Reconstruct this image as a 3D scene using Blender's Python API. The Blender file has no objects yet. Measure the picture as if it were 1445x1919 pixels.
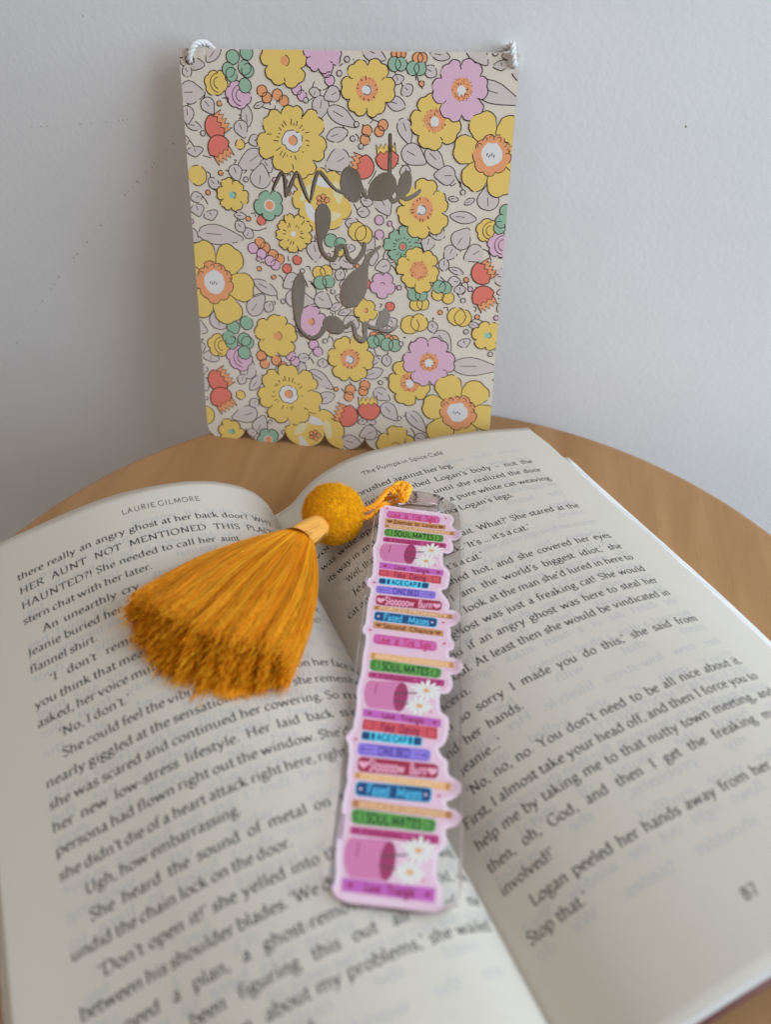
import bpy, bmesh, math, random
import numpy as np
from mathutils import Vector, Matrix, Quaternion
from mathutils.geometry import tessellate_polygon
PI = math.pi
random.seed(7); rng = np.random.default_rng(7)
scene = bpy.context.scene
col = scene.collection
MM = 0.001
PRM = {'cx': 69.93421, 'cy': -305.01959, 'cz': 199.56323, 'yaw': -0.19153, 'pitch': 0.69714, 'roll': 0.01511, 'f': 1547.51798, 'pw': 117.48667, 'ph': 144.31998, 'pd': 35.24006, 'pyaw': -0.04077, 'prot': 0.0286, 'tx': 45.38114, 'ty': -149.67295, 'tR': 155.86416, 'bx': -12.04064, 'by': -91.66962, 'bphi': -0.62105, 'gz0': 6.67877, 'gz1': 9.15079, 'v0': 11.03658, 'lp': 5.91214, 'mi': 6.01497, 'wt': 91.09262, 'mo': 14.0, 'hp': 198.0, 'ind': 5.11781, 'dvL': 1.58993, 'vh': 8.21232}
KNV = {'L0': [1.56, 1.27, 0.9105, 0.5472, 0.1549, -0.1926, -0.3431, -1.6316], 'L1': [1.6167, 1.2463, 0.7203, 0.2105, -0.0697, -0.3734, -0.0286, -1.2787], 'R0': [0.2254, 0.4994, 0.7155, 0.442, -0.0058, -0.0803, -0.1975, -0.3848], 'R1': [0.6328, 0.7861, 0.6784, 0.375, 0.2096, 0.0456, -0.4736, -0.681]}

# ------------------------------------------------------------------ camera
def cam_axes():
    y, p, r = PRM['yaw'], PRM['pitch'], PRM['roll']
    fw = np.array([math.sin(y) * math.cos(p), math.cos(y) * math.cos(p), -math.sin(p)])
    rt = np.array([math.cos(y), -math.sin(y), 0.0]); up = np.cross(rt, fw)
    return rt * math.cos(r) + up * math.sin(r), -rt * math.sin(r) + up * math.cos(r), fw
cam_r, cam_u, cam_f = cam_axes()
CAM = np.array([PRM['cx'], PRM['cy'], PRM['cz']])
cd = bpy.data.cameras.new('camera'); cam = bpy.data.objects.new('camera', cd); col.objects.link(cam)
m = Matrix.Identity(4)
for i in range(3):
    m[i][0] = cam_r[i]; m[i][1] = cam_u[i]; m[i][2] = -cam_f[i]; m[i][3] = CAM[i] * MM
cam.matrix_world = m
cd.sensor_fit = 'VERTICAL'; cd.sensor_height = 24.0; cd.lens = PRM['f'] / 1919.0 * 24.0
cd.clip_start = 0.01; cd.clip_end = 50
cd.dof.use_dof = True; cd.dof.focus_distance = 0.285; cd.dof.aperture_fstop = cd.lens * MM / 0.0031
scene.camera = cam
scene.view_settings.view_transform = 'Standard'; scene.view_settings.look = 'None'
scene.view_settings.exposure = 0.05; scene.view_settings.gamma = 1.0
scene.render.engine = 'CYCLES'
scene.cycles.use_denoising = True
scene.cycles.caustics_refractive = True
scene.cycles.max_bounces = 14; scene.cycles.transmission_bounces = 12; scene.cycles.transparent_max_bounces = 16
# ------------------------------------------------------------------ light: a dim room and a big daylit window on the right
w = bpy.data.worlds.new('World'); scene.world = w; w.use_nodes = True
wn = w.node_tree; bg = wn.nodes['Background']; bg.inputs[1].default_value = 0.265
wt_ = wn.nodes.new('ShaderNodeTexCoord'); wz = wn.nodes.new('ShaderNodeTexNoise'); wz.inputs['Scale'].default_value = 2.6; wz.inputs['Detail'].default_value = 2
wr = wn.nodes.new('ShaderNodeValToRGB'); wr.color_ramp.elements[0].position = 0.36; wr.color_ramp.elements[1].position = 0.66
wr.color_ramp.elements[0].color = (0.52, 0.39, 0.28, 1); wr.color_ramp.elements[1].color = (0.98, 0.77, 0.56, 1)     # the furnished room round the table, out of frame
wn.links.new(wt_.outputs['Generated'], wz.inputs['Vector']); wn.links.new(wz.outputs[0], wr.inputs[0]); wn.links.new(wr.outputs[0], bg.inputs[0])
def area(name, loc, target, sx, sy, power, color):
    l = bpy.data.lights.new(name, 'AREA'); l.shape = 'RECTANGLE'; l.size = sx; l.size_y = sy; l.energy = power; l.color = color
    o = bpy.data.objects.new(name, l); col.objects.link(o); o.location = loc
    o.rotation_euler = (Vector(target) - Vector(loc)).to_track_quat('-Z', 'Y').to_euler()
    return o
area('window_light', (0.88, -0.33, 0.46), (0.0, -0.04, 0.12), 0.8, 0.75, 13.0, (0.66, 0.82, 1.0))
area('overhead_fill', (-0.32, -0.20, 0.8), (0.0, -0.02, 0.15), 0.7, 0.4, 2.0, (0.88, 0.93, 1.0))  # added soft fill from above left, no actual lamp of the room

# ------------------------------------------------------------------ helpers
def mat(name, rgb, rough=0.6, spec=0.3, metal=0.0, **kw):
    m = bpy.data.materials.new(name); m.use_nodes = True
    b = m.node_tree.nodes['Principled BSDF']
    b.inputs['Base Color'].default_value = (*rgb, 1); b.inputs['Roughness'].default_value = rough
    b.inputs['Specular IOR Level'].default_value = spec; b.inputs['Metallic'].default_value = metal
    for k, v in kw.items(): b.inputs[k].default_value = v
    return m
def srgb(r, g, b):
    f = lambda c: (c / 255 / 12.92) if c / 255 <= 0.04045 else ((c / 255 + 0.055) / 1.055) ** 2.4
    return (f(r), f(g), f(b))
def N(m, t, **kw):
    n = m.node_tree.nodes.new(t)
    for k, v in kw.items(): setattr(n, k, v)
    return n
def LK(m, a, ao, b, bi): m.node_tree.links.new(a.outputs[ao], b.inputs[bi])
def bump(m, scale, strength, dist, detail=3.0, aniso=None, rough=0.6):
    b = m.node_tree.nodes['Principled BSDF']
    tc = N(m, 'ShaderNodeTexCoord'); mp = N(m, 'ShaderNodeMapping'); nz = N(m, 'ShaderNodeTexNoise'); bp = N(m, 'ShaderNodeBump')
    if aniso: mp.inputs['Scale'].default_value = aniso
    nz.inputs['Scale'].default_value = scale; nz.inputs['Detail'].default_value = detail; nz.inputs['Roughness'].default_value = rough
    bp.inputs['Strength'].default_value = strength; bp.inputs['Distance'].default_value = dist
    LK(m, tc, 'Object', mp, 0); LK(m, mp, 0, nz, 'Vector'); LK(m, nz, 0, bp, 'Height'); LK(m, bp, 0, b, 'Normal')
    return mp, nz, bp
def mesh_obj(name, verts, faces, mats, parent=None, midx=None, smooth=False):
    me = bpy.data.meshes.new(name)
    V = np.asarray(verts, dtype=np.float64) * MM
    me.from_pydata(V.tolist(), [], faces)
    for m_ in (mats if isinstance(mats, (list, tuple)) else [mats]): me.materials.append(m_)
    if midx is not None: me.polygons.foreach_set('material_index', midx)
    if smooth: me.polygons.foreach_set('use_smooth', [True] * len(me.polygons))
    me.update()
    o = bpy.data.objects.new(name, me); col.objects.link(o)
    if parent is not None: o.parent = parent
    return o
def thing(name, label, cat):
    o = bpy.data.objects.new(name, None); o.empty_display_size = 0.02; col.objects.link(o)
    o['label'] = label; o['category'] = cat
    return o
def structure(o): o['kind'] = 'structure'; return o
def tube(path, radius, sides=8, closed=False, cap=True):
    """verts, faces (mm) of a tube; radius may be a list"""
    P = [Vector(p) for p in path]; n = len(P)
    R = radius if isinstance(radius, (list, tuple)) else [radius] * n
    V = []; F = []
    t0 = (P[1] - P[0]).normalized(); nrm = t0.orthogonal().normalized()
    for i in range(n):
        a = P[(i - 1) % n] if closed or i > 0 else P[i]; b = P[(i + 1) % n] if closed or i < n - 1 else P[i]
        t = (b - a).normalized()
        nrm = (nrm - t * nrm.dot(t)).normalized(); bn = t.cross(nrm)
        for k in range(sides):
            an = 2 * PI * k / sides
            V.append(P[i] + (nrm * math.cos(an) + bn * math.sin(an)) * R[i])
    for i in range(n if closed else n - 1):
        j = (i + 1) % n
        for k in range(sides):
            k2 = (k + 1) % sides
            F.append((i * sides + k, i * sides + k2, j * sides + k2, j * sides + k))
    if cap and not closed:
        F.append(tuple(range(sides))[::-1]); F.append(tuple((n - 1) * sides + k for k in range(sides)))
    return V, F
def merge(parts):
    V = []; F = []
    for v, f in parts:
        o = len(V); V += [tuple(p) for p in v]; F += [tuple(i + o for i in q) for q in f]
    return V, F
def catmull(P, n):
    P = [Vector(p) for p in P]; out = []; m_ = len(P)
    for i in range(m_ - 1):
        a = P[max(i - 1, 0)]; b = P[i]; c = P[i + 1]; d = P[min(i + 2, m_ - 1)]
        for k in range(n):
            t = k / n
            out.append(0.5 * ((2 * b) + (c - a) * t + (2 * a - 5 * b + 4 * c - d) * t * t + (3 * b - a - 3 * c + d) * t ** 3))
    out.append(P[-1]); return out
def twisted(path, r, strands, pitch, sides=7):
    """plied cord: strands wound round the path (mm)"""
    P = catmull(path, 10); n = len(P)
    t0 = (P[1] - P[0]).normalized(); nrm = t0.orthogonal().normalized(); fr = []; L = 0; 
    for i in range(n):
        t = (P[min(i + 1, n - 1)] - P[max(i - 1, 0)]).normalized(); nrm = (nrm - t * nrm.dot(t)).normalized()
        if i: L += (P[i] - P[i - 1]).length
        fr.append((P[i], nrm.copy(), t.cross(nrm), L))
    parts = []
    for s in range(strands):
        q = []
        for p, a, b, l in fr:
            an = 2 * PI * (l / pitch + s / strands); q.append(p + (a * math.cos(an) + b * math.sin(an)) * r * 0.55)
        parts.append(tube(q, r * 0.55, sides))
    return merge(parts)
def extruded(name, loops, depth, material, bevel=0.0, parent=None, res=2):
    """flat shape with holes (first loop the outline), mm, extruded along +z to depth"""
    cu = bpy.data.curves.new(name, 'CURVE'); cu.dimensions = '2D'; cu.fill_mode = 'BOTH'
    cu.extrude = (depth / 2 - bevel) * MM; cu.bevel_depth = bevel * MM; cu.bevel_resolution = res; cu.offset = -bevel * MM
    for lp in loops:
        sp = cu.splines.new('POLY'); sp.points.add(len(lp) - 1); sp.use_cyclic_u = True
        for i, p in enumerate(lp): sp.points[i].co = (p[0] * MM, p[1] * MM, 0, 1)
    tmp = bpy.data.objects.new('tmp', cu); col.objects.link(tmp)
    bpy.context.view_layer.update()
    me = bpy.data.meshes.new_from_object(tmp.evaluated_get(bpy.context.evaluated_depsgraph_get()))
    bpy.data.objects.remove(tmp); bpy.data.curves.remove(cu)
    bm = bmesh.new(); bm.from_mesh(me); bmesh.ops.remove_doubles(bm, verts=bm.verts, dist=1e-6)
    bmesh.ops.translate(bm, verts=bm.verts, vec=(0, 0, depth / 2 * MM)); bmesh.ops.recalc_face_normals(bm, faces=bm.faces); bm.to_mesh(me); bm.free()
    me.name = name; me.materials.clear(); me.materials.append(material)
    o = bpy.data.objects.new(name, me); col.objects.link(o)
    if parent is not None: o.parent = parent
    return o

# ---- pen-drawn type: skeleton strokes, 100 units = 1 em -----------------
# per glyph: advance, then strokes: 'L' polyline, 'C' smooth curve, 'O' ellipse cx cy rx ry, 'S' serif cx y width, 'D' dot cx cy r
FONT_SRC = '''
a 47|C 9 38 18 45 28 45 33 36 33 8 38 1 45 4|C 33 27 17 24 8 12 14 1 24 1 33 9
b 54|L 12 70 12 3|C 12 34 22 45 36 44 46 33 46 14 38 1 24 -1 12 5|S 8 70 10
c 43|C 39 37 32 45 20 44 9 34 7 18 14 3 27 0 39 8
d 56|C 41 38 29 46 15 41 8 27 9 10 19 0 31 1 41 10|L 41 70 41 0|S 37 70 10|S 46 0 9
e 46|L 9 26 39 26|C 39 26 37 39 27 45 15 41 8 27 10 11 20 0 31 1 41 8
f 31|C 34 66 27 71 19 68 14 58 14 46|L 14 46 14 0|L 4 43 27 43|S 14 0 19
g 50|O 23 30 14 15|C 15 17 10 10 16 5 30 4 42 -1 43 -12 33 -22 17 -23 7 -16 9 -5 18 3|L 34 40 47 43
h 57|L 12 70 12 0|C 12 32 20 42 30 46 40 41 43 28|L 43 28 43 0|S 12 0 18|S 43 0 18|S 8 70 10
i 28|L 14 44 14 0|S 14 0 18|S 10 43 9|D 14 62 5
j 25|C 14 44 14 0 12 -16 3 -23|S 10 43 9|D 14 62 5
k 54|L 12 70 12 0|L 13 20 37 43|L 20 25 45 1|S 12 0 18|S 38 43 15|S 46 0 14|S 8 70 10
l 28|L 14 70 14 0|S 14 0 18|S 10 70 10
m 87|L 12 44 12 0|C 12 32 20 42 30 46 39 41 42 28|L 42 28 42 0|C 42 32 50 42 60 46 70 41 73 28|L 73 28 73 0|S 12 0 17|S 42 0 17|S 73 0 17|S 8 44 9
n 57|L 12 44 12 0|C 12 32 20 42 30 46 40 41 43 28|L 43 28 43 0|S 12 0 18|S 43 0 18|S 8 44 9
o 54|O 27 22 19 23
p 56|L 12 44 12 -24|C 12 34 22 45 36 44 46 33 46 14 38 1 24 -1 12 5|S 12 -24 19|S 8 44 9
q 55|C 42 38 30 46 16 41 8 27 9 10 19 0 31 1 42 10|L 42 44 42 -24|S 42 -24 19
r 38|L 12 44 12 0|C 12 30 19 41 27 45 36 41|S 12 0 19|S 8 44 9
s 40|C 33 37 26 45 15 44 8 36 13 26 27 20 34 11 28 1 15 -1 6 7
t 32|C 13 58 13 10 17 1 25 0 32 5|L 3 43 29 43
u 57|C 11 44 11 14 17 2 28 1 42 12|L 42 44 42 0|S 7 44 9|S 38 44 9|S 47 0 9
v 52|L 6 44 25 0|L 25 0 45 44|S 7 44 16|S 44 44 15
w 78|L 6 44 22 0|L 22 0 38 42|L 38 42 54 0|L 54 0 71 44|S 7 44 15|S 70 44 14
x 51|L 7 44 43 0|L 42 44 8 0|S 8 44 14|S 42 44 13|S 8 0 13|S 43 0 14
y 52|L 7 44 26 2|L 45 44 26 2|C 26 2 18 -16 12 -23 5 -21|S 8 44 15|S 44 44 14
z 46|L 7 42 38 42|L 38 42 8 2|L 8 2 40 2
A 70|L 33 71 9 0|L 33 71 60 0|L 18 25 51 25|S 9 0 17|S 60 0 19
B 60|L 15 69 15 0|C 15 69 38 70 48 60 42 42 15 38|C 15 38 44 38 54 24 46 4 15 1|S 11 69 10|S 11 0 10
C 69|C 62 56 50 69 32 69 13 56 8 34 15 12 34 0 50 2 64 14|L 62 56 62 66
D 77|L 15 69 15 0|C 15 68 40 68 60 58 68 36 60 12 38 1 15 1|S 11 69 10|S 11 0 10
E 59|L 15 69 15 0|L 15 68 50 68|L 15 36 43 36|L 15 2 53 2|L 50 68 50 58|L 53 2 54 12|S 11 69 10|S 11 0 10
F 55|L 15 69 15 0|L 15 68 50 68|L 15 36 42 36|L 50 68 50 58|S 11 69 10|S 15 0 19
G 74|C 62 58 48 69 32 69 13 56 8 34 15 12 34 0 52 1 63 10|L 63 30 63 4|S 61 30 18
H 80|L 17 69 17 0|L 63 69 63 0|L 17 36 63 36|S 17 69 19|S 17 0 19|S 63 69 19|S 63 0 19
I 33|L 17 69 17 0|S 17 69 19|S 17 0 19
J 33|C 19 69 19 6 14 -10 3 -16|S 19 69 19
L 59|L 15 69 15 0|L 15 2 53 2|L 53 2 55 14|S 15 69 19|S 11 0 10
M 90|L 16 69 13 0|L 16 69 45 8|L 45 8 73 69|L 73 69 77 0|S 13 0 17|S 77 0 19
N 80|L 17 69 17 0|L 15 69 64 2|L 64 2 64 69|S 11 69 12|S 17 0 17|S 64 69 18
O 78|O 39 34 31 36
P 59|L 15 69 15 0|C 15 68 40 70 52 58 48 38 34 30 15 32|S 11 69 10|S 15 0 20
R 65|L 15 69 15 0|C 15 68 40 70 50 58 44 40 32 36 15 36|L 30 36 60 1|S 11 69 10|S 15 0 19|S 60 0 12
S 51|C 43 58 34 69 20 69 10 58 14 44 34 33 43 20 37 5 20 -1 8 10
T 64|L 32 68 32 0|L 6 68 58 68|L 6 68 6 56|L 58 68 58 56|S 32 0 20
U 76|C 16 69 16 22 22 5 38 0 54 5 60 22 60 69|S 16 69 19|S 60 69 17
V 70|L 8 69 35 0|L 35 0 62 69|S 9 69 18|S 61 69 17
W 98|L 8 69 28 0|L 28 0 49 66|L 49 66 70 0|L 70 0 91 69|S 9 69 18|S 90 69 16
Y 68|L 8 69 34 34|L 60 69 34 34|L 34 34 34 0|S 9 69 18|S 59 69 17|S 34 0 20
X 66|L 10 69 56 0|L 55 69 10 0
K 66|L 15 69 15 0|L 16 30 52 69|L 24 38 58 0
8 50|O 25 52 14 15|O 25 18 18 18
7 50|L 8 66 42 66|L 42 66 20 0
. 22|D 11 4 5.5
, 22|D 11 4 5|C 14 4 14 -4 8 -12
' 20|D 11 65 4.5|C 14 65 14 57 9 51
` 20|D 10 55 4.5|C 7 55 7 63 12 69
! 26|L 13 69 13 20|D 13 4 5.5
? 44|C 8 58 16 69 30 68 35 56 28 42 20 34 20 20|D 20 4 5.5
- 32|L 5 22 27 22
~ 50|L 2 24 48 24
& 74|C 64 14 48 0 26 -1 10 12 14 28 36 44 38 60 28 69 18 60 24 42 60 2
'''
def _spline(P, n):
    out = []
    m = len(P)
    for i in range(m - 1):
        p0 = P[max(i - 1, 0)]; p1 = P[i]; p2 = P[i + 1]; p3 = P[min(i + 2, m - 1)]
        for k in range(n):
            t = k / n
            out.append(tuple(0.5 * ((2 * p1[d]) + (-p0[d] + p2[d]) * t + (2 * p0[d] - 5 * p1[d] + 4 * p2[d] - p3[d]) * t * t
                                    + (-p0[d] + 3 * p1[d] - 3 * p2[d] + p3[d]) * t ** 3) for d in (0, 1)))
    out.append(P[-1])
    return out

def pen_quads(pts, thick, thin, nib, closed=False):
    """quads of a broad-nib stroke along pts"""
    n = len(pts)
    L = []; R = []
    for i in range(n):
        if closed:
            a = pts[(i - 1) % n]; b = pts[(i + 1) % n]
        else:
            a = pts[max(i - 1, 0)]; b = pts[min(i + 1, n - 1)]
        dx, dy = b[0] - a[0], b[1] - a[1]
        d = math.hypot(dx, dy) or 1
        dx /= d; dy /= d
        ph = math.atan2(dy, dx) - nib
        w = 0.5 * math.hypot(thick * math.sin(ph), thin * math.cos(ph))
        L.append((pts[i][0] - dy * w, pts[i][1] + dx * w)); R.append((pts[i][0] + dy * w, pts[i][1] - dx * w))
    q = []
    for i in range(n if closed else n - 1):
        j = (i + 1) % n
        q.append((L[i], L[j], R[j], R[i]))
    return q

def make_font(thick, thin, nib, serifs, n=3, tall=1.0):
    F = {}
    for ln in FONT_SRC.strip().split('\n'):
        head, *st = ln.split('|')
        ch, adv = head.split(' ')
        Q = []
        for s in st:
            t, *v = s.split(' ')
            v = [float(q) for q in v]
            if t == 'L':
                Q += pen_quads([(v[i], v[i + 1]) for i in range(0, len(v), 2)], thick, thin, nib)
            elif t == 'C':
                Q += pen_quads(_spline([(v[i], v[i + 1]) for i in range(0, len(v), 2)], n), thick, thin, nib)
            elif t == 'O':
                m = 14
                Q += pen_quads([(v[0] + v[2] * math.cos(2 * PI * k / m), v[1] + v[3] * math.sin(2 * PI * k / m)) for k in range(m)],
                               thick, thin, nib, True)
            elif t == 'S' and serifs:
                w = v[2] / 2; h = thin * 0.85
                y0, y1 = (v[1], v[1] + h) if v[1] < 35 else (v[1] - h, v[1])
                Q.append(((v[0] - w, y0), (v[0] + w, y0), (v[0] + w, y1), (v[0] - w, y1)))
            elif t == 'D':
                r = v[2]
                P = [(v[0] + r * math.cos(k * PI / 4), v[1] + r * math.sin(k * PI / 4)) for k in range(8)]
                Q += [(P[0], P[1], P[2], P[3]), (P[0], P[3], P[4], P[7]), (P[4], P[5], P[6], P[7])]
        F[ch] = (float(adv), Q)
    F[' '] = (25.0, [])
    return F
def text_width(F, txt):
    return sum(F.get(c, F[' '])[0] for c in txt)
def lay_text(F, txt, x0, x1, em, track=0.0):
    """quads in (x, y) with the words spread so that the line runs from x0 to x1"""
    k = em / 100.0
    words = txt.split(' ')
    nat = sum(text_width(F, w) + track * len(w) for w in words) * k
    ns = len(words) - 1
    W = x1 - x0
    mn = 19 * k
    sx = 1.0
    if ns > 0:
        sp = (W - nat) / ns
        if sp < mn:
            sx = (W - mn * ns) / nat; sp = mn
        elif sp > 90 * k:
            sx = min(1.18, (W - 60 * k * ns) / nat); sp = (W - nat * sx) / ns
    else:
        sp = 0; sx = W / nat
    x = x0; out = []
    for w in words:
        for c in w:
            adv, Q = F.get(c, F[' '])
            for q in Q:
                out.append([(x + p[0] * k * sx, p[1] * k) for p in q])
            x += (adv + track) * k * sx
        x += sp
    return out

# ---- measured data, mm
TEXTS = [
 ('L', 18.54, 'there really an angry ghost at her back door?', -97.11, -24.0),
 ('L', 18.54, 'WHY', -22.5, -14.25),
 ('L', 24.45, 'HER AUNT NOT MENTIONED THIS', -97.11, -28.75),
 ('L', 24.45, 'PLACE', -26.5, -16.0),
 ('L', 30.36, 'HAUNTED?! She needed to call her', -97.11, -38.25),
 ('L', 30.36, 'aunt', -36.75, -30.75),
 ('L', 36.28, 'stern chat with her later.', -97.11, -58.5),
 ('L', 42.19, 'An unearthly cry', -91.99, -63.5),
 ('L', 48.1, 'Jeanie buried her', -97.11, -69.5),
 ('L', 54.01, 'flannel shirt.', -97.11, -77.75),
 ('L', 59.92, "`I don't remember", -91.99, -59.5),
 ('L', 65.84, 'you think that means', -97.11, -63.25),
 ('L', 65.84, 'I', -62.0, -61.25),
 ('L', 71.75, 'asked, her voice muffled', -97.11, -59.0),
 ('L', 77.66, "`No, I don't.'", -91.99, -73.0),
 ('L', 83.57, 'She could feel the vibration of', -91.99, -46.0),
 ('L', 83.57, 'on her face and', -30.0, -6.01),
 ('L', 89.48, 'nearly giggled at the sensation. But then she remembered', -97.11, -6.01),
 ('L', 95.4, 'she was scared and continued her cowering. So', -97.11, -21.75),
 ('L', 95.4, 'much', -20.75, -6.01),
 ('L', 101.31, 'her new low-stress lifestyle. Her laid back', -97.11, -25.75),
 ('L', 101.31, 'small', -24.25, -6.01),
 ('L', 107.22, "persona had flown right out the window. She'd", -97.11, -23.5),
 ('L', 107.22, 'be', -22.5, -6.01),
 ('L', 113.13, "she didn't die of a heart attack right here, right", -97.11, -27.0),
 ('L', 113.13, 'now.', -25.0, -6.01),
 ('L', 119.05, 'Ugh, how embarrassing.', -91.99, -55.0),
 ('L', 124.96, 'She heard the sound of metal on', -91.99, -35.5),
 ('L', 124.96, 'metal', -33.75, -6.01),
 ('L', 130.87, 'undid the chain lock on the door.', -97.11, -46.75),
 ('L', 136.78, "`Don't open it!' she yelled into the", -91.99, -36.25),
 ('L', 142.69, 'between his shoulder blades. `We do', -97.11, -40.0),
 ('L', 142.69, 'with', -15.5, -8.75),
 ('L', 148.61, 'We need a plan, a ghost-removal', -97.11, -35.5),
 ('L', 148.61, 'God, we', -22.0, -8.25),
 ('L', 154.52, 'been figuring this out', -76.25, -36.5),
 ('L', 154.52, 'all', -33.25, -29.25),
 ('L', 154.52, 'of me', -20.25, -8.75),
 ('L', 160.43, 'even', -72.75, -64.75),
 ('L', 160.43, "about my problems,' she wailed", -62.25, -10.0),
 ('L', 166.34, 'back.', -60.5, -52.25),
 ('R', 16.95, 'brushed against her leg.', 29.75, 67.25),
 ('R', 22.86, "nearly climbed Logan's body ~ not the", 30.25, 97.11),
 ('R', 28.77, 'vors', 6.01, 14.75),
 ('R', 28.77, 'me', 27.5, 30.5),
 ('R', 28.77, 'ma', 41.5, 47.25),
 ('R', 28.77, '~ until she realized the door', 50.25, 97.11),
 ('R', 34.69, 'was wide open', 6.01, 31.0),
 ('R', 34.69, 'was a pure white cat weaving', 49.0, 97.11),
 ('R', 40.6, 'its way in and', 6.01, 26.25),
 ('R', 40.6, "and Logan's legs.", 49.75, 77.75),
 ('R', 46.51, '`Well, that', 11.13, 23.25),
 ('R', 52.42, 'Jeanie', 11.13, 22.75),
 ('R', 52.42, "`Wait. What?' She stared at the", 47.0, 97.11),
 ('R', 58.33, 'cat and', 6.01, 17.0),
 ('R', 58.33, "back. `It's ... it's a cat.'", 40.75, 73.5),
 ('R', 64.25, "`It's a cat.'", 38.5, 53.0),
 ('R', 70.16, 'flushed hot, and she covered her eyes', 32.75, 97.11),
 ('R', 76.07, "`I am the world's biggest idiot,' she", 34.75, 97.11),
 ('R', 81.98, "to look at the man she'd lured in here to", 32.75, 97.11),
 ('R', 87.89, 'ghost was just a freaking cat! She would', 29.5, 97.11),
 ('R', 93.81, 'and if an angry ghost was here to steal her', 24.0, 97.11),
 ('R', 99.72, 'soul. At least then she would be vindicated in', 22.0, 97.11),
 ('R', 105.63, 'concern.', 11.75, 25.75),
 ('R', 111.54, "`I'm so sorry I made you do this,' she said from", 10.75, 97.11),
 ('R', 117.46, 'behind her hands.', 4.0, 35.0),
 ('R', 123.37, "Jeanie...'", 12.0, 25.25),
 ('R', 129.28, "`No, no, no. You don't need to be all nice about it.", 11.13, 97.11),
 ('R', 135.19, 'First, I almost take your head off, and then I force you to', 6.01, 97.11),
 ('R', 141.1, 'help me by taking me to that nutty town meeting, and', 6.01, 97.11),
 ('R', 147.02, 'then, oh, God, and then I get the freaking mayor', 6.01, 97.11),
 ('R', 152.93, "involved!'", 6.01, 21.5),
 ('R', 158.84, 'Logan peeled her hands away from her', 11.13, 77.25),
 ('R', 164.75, "Stop that.'", 6.01, 22.5),
 ('L', 59.92, 'me.', -17.5, -12.0),
 ('L', 65.84, "rier?'", -20.0, -14.0),
]
HEADS = [('L', 9.8, 'LAURIE GILMORE', -63.0, -38.25), ('R', 8.21, 'The Pumpkin Spice Cafe', 35.5, 67.5)]
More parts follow.
